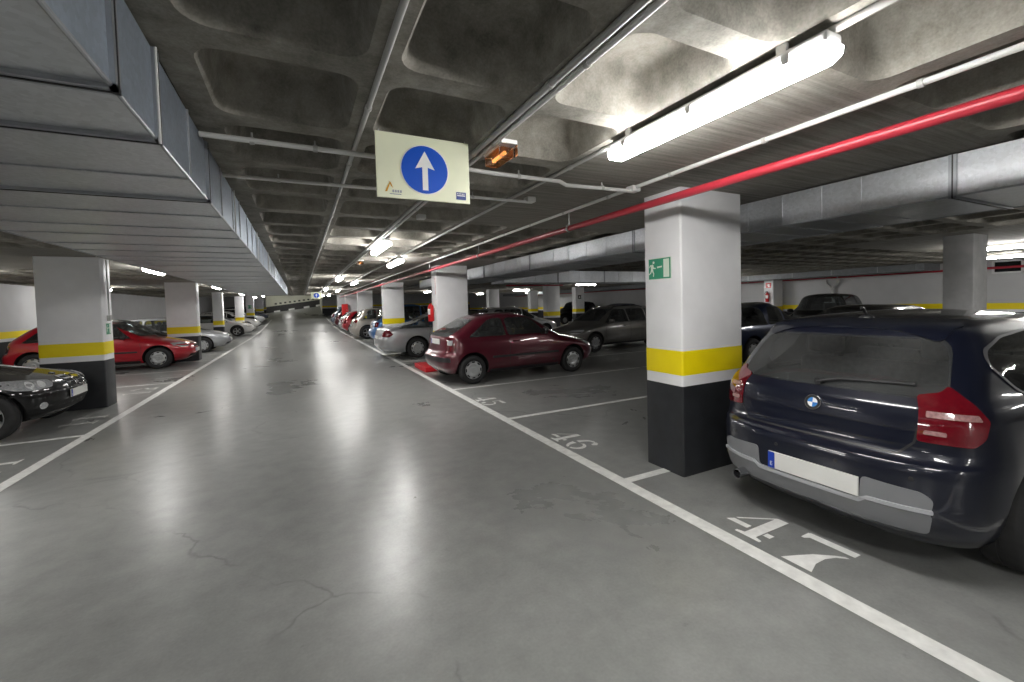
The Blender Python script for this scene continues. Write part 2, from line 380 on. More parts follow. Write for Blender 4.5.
# ------------------------------------------------------------------ floor markings
def slab(name, x0, x1, y0, y1, m, label, cat, group=None, h=.004):
    n = max(1, int((y1 - y0) / 6)); vs = []; fs = []
    for k in range(n + 1):
        y = y0 + (y1 - y0) * k / n; vs += [(x0, y, fz(y) + h), (x1, y, fz(y) + h)]
    for k in range(n): fs.append((2 * k, 2 * k + 1, 2 * k + 3, 2 * k + 2))
    return tag(pyobj(name, vs, fs, m), label, cat, group)
slab('lane_line', 2.44, 2.56, -8.5, 50, M['line'], 'long white painted line along the right edge of the driving lane', 'floor line')
slab('lane_line', -2.66, -2.54, -8.5, 50, M['line'], 'long white painted line along the left edge of the driving lane', 'floor line')
def bayline(x0, x1, y, lab, grp=None):
    slab('bay_line', x0, x1, y - .045, y + .045, M['line'], lab, 'floor line', grp)
bayline(2.56, 3.04, 2.92, 'short white bay line running under the nearest column on the right')
bayline(2.56, 7.2, 5.32, 'white bay line between numbers 45 and 46 on the right')
bayline(2.56, 7.2, 7.72, 'white bay line beside the maroon hatchback, past number 45')
bayline(2.56, 7.2, .52, 'white bay line on the near side of the navy hatchback')
for k, y in enumerate((12.5, 14.9, 19.9, 22.3)): bayline(2.56, 7.2, y, 'white bay line among the right row of parked cars beyond the maroon hatchback', 'far right bay lines')
bayline(-7.2, -2.66, 7.63, 'white bay line in front of the black hatchback at left')
bayline(-7.2, -2.66, 12.25, 'white bay line just past the nearest left column')
for y in (14.6, 17.0, 19.4, 21.8): bayline(-7.2, -2.66, y, 'white bay line among the left row of parked cars beyond the first left column', 'far left bay lines')
for y in (5.32, 7.72, 10.1, 12.5): bayline(7.3, 12.0, y, 'white bay line in the second row of bays, behind the maroon hatchback', 'second row bay lines')
bm = BM(); box(bm, 2.66, 2.98, 10.12, 11.2, 0, .12, .012)
tag(obj('floor_block', bm, M['redfloor']), 'low red painted block on the floor below the fire extinguisher, behind the maroon hatchback', 'floor block')

D4 = [[(0, .24), (.40, .24), (.40, .37), (.07, .37)], [(.06, .42), (.11, .42), (.47, .93), (.47, 1.0)], [(.46, .10), (.46, .98), (.50, 1.0), (.66, 1.0), (.66, .10), (.78, .06), (.78, 0), (.34, 0), (.34, .06)], [(.68, .24), (.80, .24), (.80, .37), (.68, .37)]]
D7 = [[(0, .76), (.05, .76), (.10, .84), (.74, .84), (.74, 1.0), (.03, 1.0), (0, .97)], [(.72, .74), (.60, .60), (.54, .42), (.54, .18), (.62, -.08), (.18, -.08), (.27, .15), (.38, .40), (.56, .64), (.66, .74)]]
D6 = [ring_arc(.36, .5, .36, .5, .17, 75, 172, 10, .2), ring_arc(.36, .5, .36, .5, .2, 188, 265, 8, .12), ring_arc(.38, .30, .34, .30, .15, -80, 80, 10, .15), [(.42, .94), (.50, 1.0), (.62, .97), (.70, .86), (.64, .74), (.52, .76), (.50, .88)], [(.30, .52), (.38, .60), (.44, .6), (.44, .53)]]
D5 = [[(.08, .58), (.16, .55), (.16, .97), (.08, 1.0)], [(.2, .84), (.62, .84), (.70, 1.0), (.2, 1.0)], ring_arc(.34, .30, .36, .32, .16, -85, 110, 12, .1), [(.0, .22), (.12, .28), (.2, .18), (.26, .0), (.12, .02), (.02, .1)]]
D1 = [[(.22, .08), (.22, .90), (.06, .84), (.04, .9), (.34, 1.0), (.40, 1.0), (.40, .08), (.54, .05), (.54, 0), (.08, 0), (.08, .05)]]
D3 = [ring_arc(.36, .74, .32, .26, .14, -70, 150, 10, .1), ring_arc(.36, .28, .36, .28, .16, -150, 75, 12, .12)]
D2 = [ring_arc(.36, .70, .34, .30, .15, -20, 165, 10, .1), [(.66, .55), (.5, .55), (.05, .12), (.02, 0), (.70, 0), (.74, .2), (.68, .2), (.62, .13), (.30, .13)]]
def number(digs, org, up, right, size, m, label, group=None):
    bm = BM(); cur = 0
    for d in digs:
        for poly in d:
            p2 = []
            for u, v in poly:
                x = org[0] + right[0] * (cur + u) * size + up[0] * v * size; y = org[1] + right[1] * (cur + u) * size + up[1] * v * size
                p2.append(bm.verts.new((x, y, fz(y) + .004)))
            bm.faces.new(p2)
        cur += 1.0
    bmesh.ops.triangulate(bm, faces=bm.faces[:])
    return tag(obj('bay_number', bm, m), label, 'floor number', group)
R_UP, R_RT = (1, 0), (0, -1)
number([D4, D7], (2.63, 2.06), R_UP, R_RT, .40, M['stencil'], 'white stencilled number 47 on the floor behind the navy hatchback')
number([D4, D6], (2.60, 4.42), R_UP, R_RT, .36, M['stencil'], 'white stencilled number 46 on the floor of the empty bay by the nearest column')
number([D4, D5], (2.58, 6.82), R_UP, R_RT, .36, M['stencil'], 'white stencilled number 45 on the floor beside the maroon hatchback')
L_UP, L_RT = (-1, 0), (0, 1)
number([D1, D1], (-2.80, 8.35), L_UP, L_RT, .42, M['stencil_worn'], 'worn white stencil strokes on the floor under the black hatchback nose')
number([D1, D1], (-2.85, 6.10), L_UP, L_RT, .42, M['stencil'], 'white stencil strokes on the floor at the left edge of the photo')
number([D1, D2], (-2.80, 10.95), L_UP, L_RT, .45, M['stencil_worn'], 'worn white stencil strokes on the floor just past the nearest left column')
number([D1, D3], (-2.80, 13.1), L_UP, L_RT, .45, M['stencil_worn'], 'worn white stencil strokes on the floor in front of the red hatchback')

# ------------------------------------------------------------------ columns
def column(x0, x1, y0, y1, label, grey=False, group=None, b=(.82, .92, 1.14)):
    zf = fz(y0); cx, cy = (x0 + x1) / 2, (y0 + y1) / 2
    t = empty('concrete_column', (cx, cy, zf), 0, label, 'column', group)
    hx, hy = (x1 - x0) / 2, (y1 - y0) / 2
    obj('shaft', vbevel_box(BM(), -hx, hx, -hy, hy, b[0], H), M['grey'] if grey else M['white'], t, 40)
    obj('black_base', vbevel_box(BM(), -hx - .002, hx + .002, -hy - .002, hy + .002, 0, b[0] + .001), M['black'], t, 40)
    if not grey: obj('yellow_band', vbevel_box(BM(), -hx - .002, hx + .002, -hy - .002, hy + .002, b[1], b[2]), M['yellow'], t, 40)
    return t
column(3.04, 3.86, 2.72, 3.17, 'nearest white column on the right with a green exit sign')
column(3.04, 3.86, 10.25, 10.7, 'white column with a red fire extinguisher behind the maroon hatchback', b=(.72, .80, .97))
column(3.04, 3.86, 17.7, 18.15, 'third white column of the right row, beside the silver saloon')
for k, (y, lab) in enumerate(((26.1, 'fourth column of the right row, beyond the silver crossover'), (33.6, 'fifth column of the right row, with the red hose cabinet'), (41.1, 'sixth and farthest column of the right row'))):
    column(3.04, 3.86, y, y + .45, lab)
column(-3.88, -3.06, 9.75, 10.2, 'nearest left column, between the black hatchback and the red hatchback')
column(-3.88, -3.06, 17.35, 17.8, 'second left column, behind the red hatchback bonnet')
column(-4.0, -3.56, 26.4, 26.8, 'narrow white column standing in front of the white hatchback')
for x0, x1, y, lab in ((-4.0, -3.5, 34.8, 'slim white column just beyond the white hatchback'), (-3.95, -3.4, 41.3, 'brightly lit left column with a small green sign'), (-3.95, -3.25, 49.5, 'farthest white column of the left row')):
    column(x0, x1, y, y + .4, lab)
column(10.45, 11.05, 3.05, 3.45, 'bare grey concrete column behind the navy hatchback roof', True)
column(11.35, 12.1, 18.7, 19.15, 'white column with yellow band in the second row, behind the maroon hatchback bonnet')
column(11.35, 12.1, 26.2, 26.65, 'second row column, left of the one behind the maroon bonnet')
column(19.6, 20.3, 12.25, 12.7, 'white column against the right wall with extinguisher signs')
column(16.6, 17.3, 23.7, 24.15, 'white column in the third row with a small dark sign')
column(16.6, 17.3, 30.0, 30.45, 'pale third row column seen left of the second row column')

# ------------------------------------------------------------------ ducts
def duct(label, ax, a0, a1, c0, c1, z0, z1, flanges, seams, m_side, m_bot, hang=()):
    """ax 'y' or 'x': the run; c0..c1 the width across; separate sheet faces for sides and underside"""
    mid = (a0 + a1) / 2, (c0 + c1) / 2
    P = (lambda a, c, z: (c, a, z)) if ax == 'y' else (lambda a, c, z: (a, c, z))
    t = empty('ventilation_duct', P(mid[0], mid[1], z0), 0, label, 'duct')
    o = Vector(P(mid[0], mid[1], z0))
    def bx(bm, a, b, c, d, e, g, **k):
        p, q = Vector(P(a, c, e)) - o, Vector(P(b, d, g)) - o
        return box(bm, p.x, q.x, p.y, q.y, p.z, q.z, **k)
    bm = BM(); bx(bm, a0, a1, c0, c1, z0, z1); bm.faces.ensure_lookup_table()
    bmesh.ops.recalc_face_normals(bm, faces=bm.faces[:])
    for fc in bm.faces: fc.material_index = 1 if abs(fc.normal.z) > .5 else 0
    me = bpy.data.meshes.new('sheet_body'); bm.to_mesh(me); bm.free(); finish('sheet_body', me, [m_side, m_bot], t)
    for a in flanges:
        if m_bot is M['galv'] and a > 3.2 and ax == 'y' and c0 < 0: seams = list(seams) + [a]; continue
        bm = BM()
        for (c, d, e, g) in ((c0 - .014, c0 + .002, z0 - .014, z1), (c1 - .002, c1 + .014, z0 - .014, z1), (c0 - .014, c1 + .014, z0 - .014, z0 + .002)):
            bx(bm, a - .022, a + .022, c, d, e, g)
        obj('flange', bm, M['flange'], t)
        bm = BM()
        for (c, d, e, g) in ((c0 - .016, c0, z0 - .016, z1), (c1, c1 + .016, z0 - .016, z1), (c0 - .015, c1 + .015, z0 - .017, z0)):
            bx(bm, a - .004, a + .004, c, d, e, g)
        obj('gasket', bm, M['dark'], t)
    for a in seams:
        bm = BM()
        for (c, d, e, g) in ((c0 - .008, c0 + .002, z0, z1), (c1 - .002, c1 + .008, z0, z1), (c0, c1, z0 - .008, z0 + .002)):
            bx(bm, a - .006, a + .006, c, d, e, g)
        obj('seam', bm, M['galv'], t)
    for a in hang:
        bm = BM()
        for c in (c0 - .014, c1 + .014):
            p, q = Vector(P(a, c, z0 - .02)) - o, Vector(P(a, c, min(z1, H) - .0)) - o
            obj('hanger_rod', tube(BM(), [p, q], .005, 8), M['conduitw'], t)
        pass
    # rounded corner bead
    bm = BM()
    for c in (c0, c1):
        p, q = Vector(P(a0, c, z0)) - o, Vector(P(a1, c, z0)) - o
        tube(bm, [p, q], .007, 8)
    obj('corner_bead', bm, M['flange'], t)
    return t
fl = [.35, 1.60, 2.02, 3.0] + [3.0 + 1.05 * k for k in range(1, 18)]
duct('wide galvanised ventilation duct under the ceiling on the left of the lane', 'y', -8.5, 21.5, -1.95, -.45, 2.255, 2.585, fl, [.9, 2.55, 3.5, 4.5, 5.6, 6.6], M['galvd'], M['galv'], [2.0, 4.1, 6.2, 8.3])
duct('galvanised ventilation duct above the navy hatchback, right of the nearest column', 'y', -8.5, 16.5, 4.22, 5.3, 2.29, 2.585, [-1.2, 1.34, 4.6, 7.6, 10.0, 13.2], [.4, 1.9, 2.2, 2.55, 2.9, 3.4, 5.2, 5.7, 6.2, 6.7, 8.2, 8.8, 9.4, 11, 12, 14], M['galv'], M['galv'], [3.9, 8.0])
duct('galvanised cross duct in the background above the grey estate car', 'x', 5.34, 13.5, 11.2, 12.1, 2.22, 2.585, [7.2, 9.0, 11.2], [5.8, 6.1, 6.4, 6.7, 7.6, 8.0, 8.5, 9.6, 10.2, 10.7, 12], M['galv'], M['galv'])
duct('galvanised duct running high along the right wall', 'y', 6.7, 40, 18.9, 20.1, 2.36, 2.585, [6.9, 9.5, 13, 17], [8, 11, 15], M['ductdull'], M['ductdull'])

# ------------------------------------------------------------------ pipes and conduits
def pipe(name, pts, r, m, label, cat, clips=(), clipmat=None, up=True):
    t = empty(name, pts[0], 0, label, cat); o = Vector(pts[0])
    obj('tube', tube(BM(), [Vector(p) - o for p in pts], r, 14), m, t, 40)
    for c in clips:
        bm = BM(); p = Vector(c) - o
        d = (Vector(pts[1]) - Vector(pts[0])).normalized()
        tube(bm, [p - d * .012, p + d * .012], r * 1.35, 12)
        if up: tube(bm, [p, (p.x, p.y, H + fz(c[1]) - o.z - .0)], .006, 6)
        obj('clip', bm, clipmat or M['conduit'], t)
    return t
def rng(a, b, s):
    o = []; v = a
    while v < b: o.append(v); v += s
    return o
zc = H - .014
pipe('conduit', [(.34, -8, zc), (.34, 34, zc)], .013, M['conduit'], 'grey conduit along the ceiling rib above the left half of the lane', 'conduit', [(.34, y, zc) for y in rng(.4, 12, .9)])
pipe('conduit', [(1.045, -8, zc), (1.045, 34, zc)], .016, M['conduit'], 'grey conduit along the ceiling rib right of the hanging arrow sign', 'conduit', [(1.045, y, zc) for y in rng(.7, 12, .95)])
pipe('conduit', [(1.10, -8, zc), (1.10, 34, zc)], .013, M['conduitw'], 'pale conduit paired with the grey one beside the amber emergency lamp', 'conduit', [(1.10, y, zc) for y in rng(.5, 12, .95)])
pipe('conduit', [(1.80, -8, zc), (1.80, 34, zc)], .014, M['conduit'], 'grey conduit running in line with the nearest fluorescent lamp', 'conduit', [(1.80, y, zc) for y in rng(2.6, 12, 1.0)])
pipe('conduit', [(2.64, -8, zc), (2.64, 34, zc)], .016, M['conduitw'], 'pale conduit on the ceiling between the nearest lamp and the red pipe', 'conduit', [(2.64, y, zc) for y in rng(.2, 12, .75)])
zl = zc - .031
pipe('conduit', [(-.44, 2.78, zl), (.9, 2.80, zl), (1.3, 2.84, zl), (1.86, 2.84, zl), (1.95, 2.88, zl - .01), (2.62, 2.86, zl)], .015, M['conduitw'], 'pale conduit crossing the ceiling just behind the hanging arrow sign', 'conduit', [(-.2, 2.79, zl), (.12, 2.79, zl), (.7, 2.8, zl), (1.5, 2.84, zl), (2.3, 2.87, zl)])
pipe('conduit', [(-.44, 3.56, zl), (1.97, 3.52, zl)], .013, M['conduitw'], 'second pale conduit crossing the ceiling farther behind the hanging arrow sign', 'conduit', [(-.1, 3.56, zl), (.6, 3.55, zl), (1.4, 3.53, zl)])
for (x, y), lab in (((2.64, 2.87), 'small pale junction box on the ceiling beside the nearest column'), ((1.97, 3.52), 'small grey junction box where the farther cross conduit ends'), ((1.22, 4.6), 'small grey junction box on the ceiling below the hanging sign')):
    bm = BM(); box(bm, x - .045, x + .045, y - .045, y + .045, H - .05, H, .008); tag(obj('junction_box', bm, M['conduitw'], None, 40), lab, 'junction box')
zr = 2.42
ra = 2.70
pipe('water_pipe', [(ra, -8, zr), (ra, 34, zr)], .031, M['redpipe'], 'red fire water pipe running past the nearest column under the ceiling', 'pipe', [(ra, y, zr) for y in (-1.5, 3.95, 6.6, 9.6, 13, 16.5)], M['steel'])
pipe('water_pipe', [(XR - .12, -3, 2.34), (XR - .12, 40, 2.34)], .04, M['redpipe'], 'red pipe along the top of the right wall', 'pipe', [(XR - .12, y, 2.34) for y in (6, 10, 14, 18)], M['steel'])
pipe('water_pipe', [(8.3, 17.2, 2.42), (11.3, 17.2, 2.42)], .035, M['redpipe'], 'short red pipe under the ceiling in front of the second row column', 'pipe', [], M['steel'])
def wallpipe(x, y, label):
    t = empty('drain_pipe', (x, y, 0), 0, label, 'pipe'); bm = BM()
    tube(bm, [(0, 0, .0), (0, 0, 1.95), (0, -.22, 2.12), (0, -.26, 2.24)], .055, 12); obj('tube', bm, M['conduit'], t, 40)
    bm = BM(); tube(bm, [(0, 0, 1.85), (0, .24, 2.1), (0, .26, 2.24)], .045, 12); obj('branch', bm, M['conduit'], t, 40)
wallpipe(XR - .1, 10.2, 'grey forked drain pipe on the right wall above the black people carrier')
wallpipe(XR - .1, 16.9, 'grey forked drain pipe on the right wall above the grey estate car')
wallpipe(XL + .1, 22.3, 'dark drain pipe on the left wall behind the red hatchback')

# ------------------------------------------------------------------ fluorescent lamps
def lamp_meshes(L):
    bm = BM(); box(bm, -.05, .05, -L / 2, L / 2, .05, .10, .012); [box(bm, sx * .034 - .008, sx * .034 + .008, sy * L * .36 - .02, sy * L * .36 + .02, .095, .135) for sx in (-1, 1) for sy in (-1, 1)]; h = bpy.data.meshes.new('lamp_housing'); bm.to_mesh(h); bm.free(); h.materials.append(M['housing'])
    bm = BM(); prof = [(-.058, .055), (-.054, .02), (-.035, .0), (.035, .0), (.054, .02), (.058, .055)]
    rings = []
    for y, s in ((-L / 2 - .005, .75), (-L / 2 + .03, 1), (L / 2 - .03, 1), (L / 2 + .005, .75)):
        rings.append([bm.verts.new((x * s, y, .055 + (z - .055) * s)) for x, z in prof])
    for A, B in zip(rings, rings[1:]):
        for k in range(5): bm.faces.new((A[k], A[k + 1], B[k + 1], B[k]))
    bm.faces.new(rings[0]); bm.faces.new(rings[-1])
    bmesh.ops.recalc_face_normals(bm, faces=bm.faces[:])
    d = bpy.data.meshes.new('lamp_diffuser'); bm.to_mesh(d); bm.free(); d.materials.append(M['tube'])
    cs = []
    for y in (-L * .38, 0, L * .38):
        for s in (-1, 1):
            bm = BM(); box(bm, s * .052 - .006, s * .052 + .006, y - .015, y + .015, .04, .075); c = bpy.data.meshes.new('lamp_clip'); bm.to_mesh(c); bm.free(); c.materials.append(M['housing']); cs.append(c)
    return h, d, cs
LM = lamp_meshes(1.22)
def lamp(x, y, label, group=None, rz=0):
    t = empty('fluorescent_lamp', (x, y, H + fz(y) - .133), rz, label, 'lamp', group)
    for n, m in [('housing', LM[0]), ('diffuser', LM[1])] + [('clip', q) for q in (LM[2] if y < 12 and abs(x) < 4 else [])]:
        o = bpy.data.objects.new(n, m); COL.objects.link(o); o.parent = t
lamp(1.78, 1.49, 'nearest bright fluorescent lamp on the ceiling left of the nearest column')
for k, y in enumerate((-6.1, 8.98, 16.4, 23.9, 31.4, 38.9, 46.4)):
    lamp(1.80, y, ['bright fluorescent lamp over the lane behind the camera', 'second lamp of the line that starts with the nearest lamp, above the maroon hatchback'][k] if k < 2 else 'small distant fluorescent lamp in the right line over the lane', None if k < 2 else 'distant lamps over the right of the lane')
for k, y in enumerate((-.9, -8.2, 6.75, 14.2, 21.7, 29.2, 36.7)):
    lamp(1.14, y, ['fluorescent lamp just behind the camera over the lane', 'rear fluorescent lamp at the back wall over the lane', 'fluorescent lamp over the lane right of the hanging sign, nearer than the second bright lamp'][k] if k < 3 else 'small distant fluorescent lamp in the middle line over the lane', None if k < 3 else 'distant lamps over the middle of the lane')
for k, y in enumerate((-3.5, 4.0, 11.6, 19.2, 27, 34.5, 42)):
    lamp(-2.75, y, ['fluorescent lamp behind the camera left of the duct', 'fluorescent lamp left of the duct above the black hatchback', 'bright fluorescent lamp beyond the nearest left column', 'fluorescent lamp beyond the second left column'][k] if k < 4 else 'distant fluorescent lamp over the left row of cars', None if k < 4 else 'distant lamps over the left row')
lamp(-5.6, 5.0, 'added unseen fill lamp over the left bays, beside the black hatchback'); lamp(-5.6, -2.4, 'added unseen fill lamp over the left bays behind the camera')  # both added out of view as fill for the left column and bays
lamp(-6.2, 12.5, 'fluorescent lamp near the left wall, left of the nearest left column')
lamp(-6.2, 20, 'fluorescent lamp near the left wall beyond the red hatchback')
for k, y in enumerate((-4.0, 3.6, 11.4, 18.6, 26, 33.5)):
    lamp(13.7 if k != 1 else 13.3, y, ['lamp over the second lane behind the viewer', 'glaring lamp at the right edge beyond the bare grey column', 'lamp over the second lane hidden behind the nearest column', 'lamp over the second lane right of the second row column', 'far lamp over the second lane above the maroon hatchback roof', 'farthest lamp over the second lane'][k], None, PI / 2 if k in (3, 4) else 0)
lamp(12.8, -1.2, 'lamp over the second lane right of the camera'); lamp(17.0, 4.5, 'added fill lamp over the third row near the right wall'); lamp(17.0, 13.5, 'added fill lamp over the third row beyond the black people carrier'); lamp(9.2, 1.0, 'lamp over the second row right of the navy hatchback'); lamp(-1.2, 57.5, 'added fill lamp high over the far ramp'); lamp(18.2, 33, 'far lamp over the third row of bays'); lamp(7.4, 27, 'far lamp over the bays behind the silver saloon')  # ramp lamp and the two by the right wall are added fill

# ------------------------------------------------------------------ hanging arrow signs
def arrow_sign(x, y, z, w, h, label, detail=True):
    t = empty('hanging_sign', (x, y, z), 0, label, 'sign')
    obj('panel', box(BM(), -w / 2, w / 2, -.006, .006, 0, h, .002), M['sign'], t)
    yf = -.008
    def flat(name, polys, m, par, yy):
        bm = BM()
        for p in polys: bm.faces.new([bm.verts.new((u, yy, v)) for u, v in p])
        return obj(name, bm, m, par)
    cx, cz, r = .0 * w, h * .48, h * .375
    C = [(cx + r * math.cos(2 * PI * k / 40), cz + r * math.sin(2 * PI * k / 40)) for k in range(40)]
    C2 = [(cx + r * 1.04 * math.cos(2 * PI * k / 40), cz + r * 1.04 * math.sin(2 * PI * k / 40)) for k in range(40)]
    flat('disc_rim', [C2], M['signwhite'], t, yf)
    d = flat('blue_disc', [C], M['blue'], t, yf - .001)
    s = r
    flat('arrow', [[(cx - .12 * s, cz - .86 * s), (cx + .12 * s, cz - .86 * s), (cx + .12 * s, cz + .10 * s), (cx + .42 * s, cz + .02 * s), (cx, cz + .78 * s), (cx - .42 * s, cz + .02 * s), (cx - .12 * s, cz + .10 * s)]], M['signwhite'], d, yf - .0025)
    if detail:
        l0 = -w * .42; b = h * .09
        flat('logo', [[(l0, b), (l0 + .022, b + .045), (l0 + .03, b + .05), (l0 + .012, b)], [(l0 + .02, b + .06), (l0 + .035, b + .03), (l0 + .045, b + .022), (l0 + .034, b + .05)]], M['orange'], t, yf)
        flat('logo_lettering', [[(l0 + .04 + .014 * k, b - .002), (l0 + .05 + .014 * k, b - .002), (l0 + .05 + .014 * k, b + .012), (l0 + .04 + .014 * k, b + .012)] for k in range(4)] + [[(l0 + .025, b - .014), (l0 + .09, b - .014), (l0 + .09, b - .009), (l0 + .025, b - .009)]], M['flange'], t, yf)
        r0_ = w * .34
        fl_ = flat('company_badge', [[(r0_, b - .012), (r0_ + .062, b - .012), (r0_ + .062, b + .033), (r0_, b + .033)]], M['navy'], t, yf)
        flat('badge_lettering', [[(r0_ + .006, b + .009), (r0_ + .056, b + .009), (r0_ + .056, b + .015), (r0_ + .006, b + .015)]] + [[(r0_ + .006 + .01 * k, b + .02), (r0_ + .012 + .01 * k, b + .02), (r0_ + .012 + .01 * k, b + .026), (r0_ + .006 + .01 * k, b + .026)] for k in range(5)], M['signwhite'], fl_, yf - .001)
    bm = BM()
    for s_ in (-1, 1): tube(bm, [(s_ * w * .46, 0, h - .01), (s_ * w * .46, 0, H - z + fz(y))], .004, 6)
    obj('hanger', bm, M['steel'], t)
arrow_sign(.685, 2.47, 2.225, .55, .365, 'cream hanging sign with a white arrow on a blue disc, nearest over the lane')
arrow_sign(.80, 24.2, 2.2 - .06, .52, .34, 'small distant cream hanging sign with a blue arrow disc over the lane', False)

# ------------------------------------------------------------------ emergency lamp, exit signs, extinguishers
def emergency(x, y, label, rz=0):
    t = empty('emergency_lamp', (x, y, H), rz, label, 'emergency lamp')
    obj('base', box(BM(), -.055, .055, -.14, .14, -.03, 0, .006), M['signwhite'], t)
    obj('amber_lens', box(BM(), -.05, .05, -.10, .135, -.095, -.03, .012), M['amber'], t)
    obj('bulb', tube(BM(), [(0, -.07, -.06), (0, .1, -.06)], .012, 10), M['amberl'], t)
    obj('clear_end', box(BM(), -.052, .052, -.15, -.095, -.10, -.028, .008), M['clear'], t)
emergency(1.17, 2.46, 'emergency lamp with amber lens on the ceiling right of the hanging sign')
emergency(1.17, 9.4, 'small far emergency lamp with amber lens between two lane lamps')
def plane_polys(name, polys, mapf, m, par):
    bm = BM()
    for p in polys: bm.faces.new([bm.verts.new(mapf(u, v)) for u, v in p])
    return obj(name, bm, m, par)
MAN = [[(.245 + .045 * math.cos(2 * PI * k / 12), .80 + .065 * math.sin(2 * PI * k / 12)) for k in range(12)],
       [(.13, .68), (.20, .73), (.25, .66), (.22, .48), (.15, .44), (.12, .5)],
       [(.14, .72), (.07, .68), (.05, .57), (.075, .56), (.095, .63), (.15, .66)], [(.22, .66), (.27, .56), (.34, .55), (.34, .50), (.25, .50), (.20, .58)],
       [(.15, .50), (.22, .49), (.24, .36), (.27, .28), (.25, .14), (.21, .14), (.225, .27), (.18, .37)], [(.13, .50), (.18, .45), (.13, .30), (.02, .22), (.01, .27), (.09, .33)]]
def exit_sign(loc, rz, w, h, label, mini=False):
    t = empty('exit_sign', loc, rz, label, 'sign')     # faces local -y
    obj('panel', box(BM(), -w / 2, w / 2, -.004, 0, 0, h), M['pale'], t)
    mp = lambda d: (lambda u, v: (-w / 2 + u * w, -.004 - d, v * h))
    plane_polys('green_field', [[(.02, .02), (.98, .02), (.98, .97), (.02, .97)]], mp(.001), M['green'], t)
    plane_polys('running_man', MAN, mp(.002), M['pale'], t)
    plane_polys('pale_panel', [[(.68, .08), (.93, .08), (.93, .92), (.68, .92)]], mp(.002), M['pale'], t)
    plane_polys('bar', [[(.40, .52), (.62, .55), (.62, .62), (.40, .60)]], mp(.002), M['pale'], t)
exit_sign((3.04 - .001, 2.97, 1.80), -PI / 2, .28, .20, 'green running man exit sign on the nearest right column')
exit_sign((-3.06 + .001, 9.98, 1.26), PI / 2, .20, .20, 'small green sign with running man on the nearest left column')
exit_sign((-3.68, 41.3 - .003, fz(41) + 1.5), 0, .3, .3, 'tiny green sign on the brightly lit far left column')
t = empty('switch_box', (-3.055, 9.98, 1.50), 0, 'grey switch box with conduit on the nearest left column above the green sign', 'switch box')
obj('case', box(BM(), 0, .05, -.05, .05, 0, .10, .006), M['conduit'], t); obj('feed_conduit', tube(BM(), [(.02, 0, .1), (.02, 0, 1.08)], .011, 10), M['conduit'], t)
def extinguisher(loc, rz, label, s=1.0):
    t = empty('fire_extinguisher', loc, rz, label, 'fire extinguisher')
    obj('cylinder', lathe(BM(), [(0, 0), (.065, 0), (.075, .015), (.075, .36), (.06, .40), (.025, .43), (.022, .45), (0, .45)], 24), M['red'], t, 40)
    bm = BM(); n = 10
    lo = [bm.verts.new((.0765 * math.cos(a), .0765 * math.sin(a), .17)) for a in [PI + (k / n - .5) * 2.2 for k in range(n + 1)]]
    hi = [bm.verts.new((v.co.x, v.co.y, .31)) for v in lo]
    for k in range(n): bm.faces.new((lo[k], lo[k + 1], hi[k + 1], hi[k]))
    obj('paper_label', bm, M['signwhite'], t)
    bm = BM(); box(bm, -.02, .02, -.02, .02, .445, .485, .004); box(bm, -.10, .03, -.012, .012, .485, .50, .003); box(bm, -.09, .0, -.01, .01, .455, .467, .003)
    obj('valve_handle', bm, M['trim'], t)
    obj('hose', tube(BM(), [(0, .02, .46), (0, .08, .46), (0, .115, .40), (0, .11, .25), (0, .09, .12)], .011, 8), M['trim'], t, 60)
    obj('wall_bracket', box(BM(), .06, .10, -.02, .02, .25, .33, .003), M['steel'], t)
extinguisher((2.94, 10.47, 1.22), 0, 'red fire extinguisher on the column behind the maroon hatchback')
extinguisher((19.5, 12.48, 1.35), 0, 'red fire extinguisher hung on the white column by the right wall')
def text_obj(name, s, size, mat, parent, mtx):
    c = bpy.data.curves.new(name, 'FONT'); c.body = s; c.size = size; c.align_x = 'CENTER'; c.align_y = 'CENTER'
    o = bpy.data.objects.new(name, c); COL.objects.link(o)
    dg = bpy.context.evaluated_depsgraph_get(); me = bpy.data.meshes.new_from_object(o.evaluated_get(dg)); bpy.data.objects.remove(o)
    me.materials.clear(); me.transform(mtx); q = finish(name, me, mat, parent); return q
t = empty('column_lettering', (3.037, 10.34, 2.1), 0, 'red upright EXTINTOR lettering on the column above the fire extinguisher', 'lettering')
text_obj('letters', 'EXTINTOR', .085, M['red'], t, Matrix.Rotation(-PI / 2, 4, 'Z') @ Matrix.Rotation(PI / 2, 4, 'X') @ Matrix.Rotation(PI / 2, 4, 'Z'))
t = empty('extinguisher_sign', (19.595, 12.48, 2.0), 0, 'small red square sign above the extinguisher on the right wall column', 'sign')
obj('panel', box(BM(), -.006, 0, -.13, .13, 0, .24), M['red'], t)
plane_polys('pictogram', [[(-.05, .05), (.0, .05), (.0, .19), (-.05, .19)], [(.03, .08), (.07, .14), (.05, .2), (.03, .16)]], lambda u, v: (-.008, u, v), M['signwhite'], t)
t = empty('hose_cabinet', (2.95, 33.4, 1.05), 0, 'tall red hose cabinet on the far right column', 'hose cabinet')
obj('case', box(BM(), -.2, .22, -.14, .10, 0, .85, .01), M['red'], t); obj('door', box(BM(), -.17, .19, -.152, -.14, .04, .81, .004), M['red'], t); obj('handle', box(BM(), .12, .15, -.17, -.152, .36, .46), M['steel'], t)
t = empty('column_sign', (16.9, 23.69, 1.5), 0, 'small dark square sign on the third row column', 'sign'); obj('panel', box(BM(), -.12, .12, -.01, 0, .3, .55), M['trim'], t); obj('mark', box(BM(), -.05, .05, -.013, -.01, .36, .48), M['signwhite'], t)
t = empty('window_1', (XR - .02, 5.2, 2.15), 0); tag(t, kind='structure')
bm = BM()
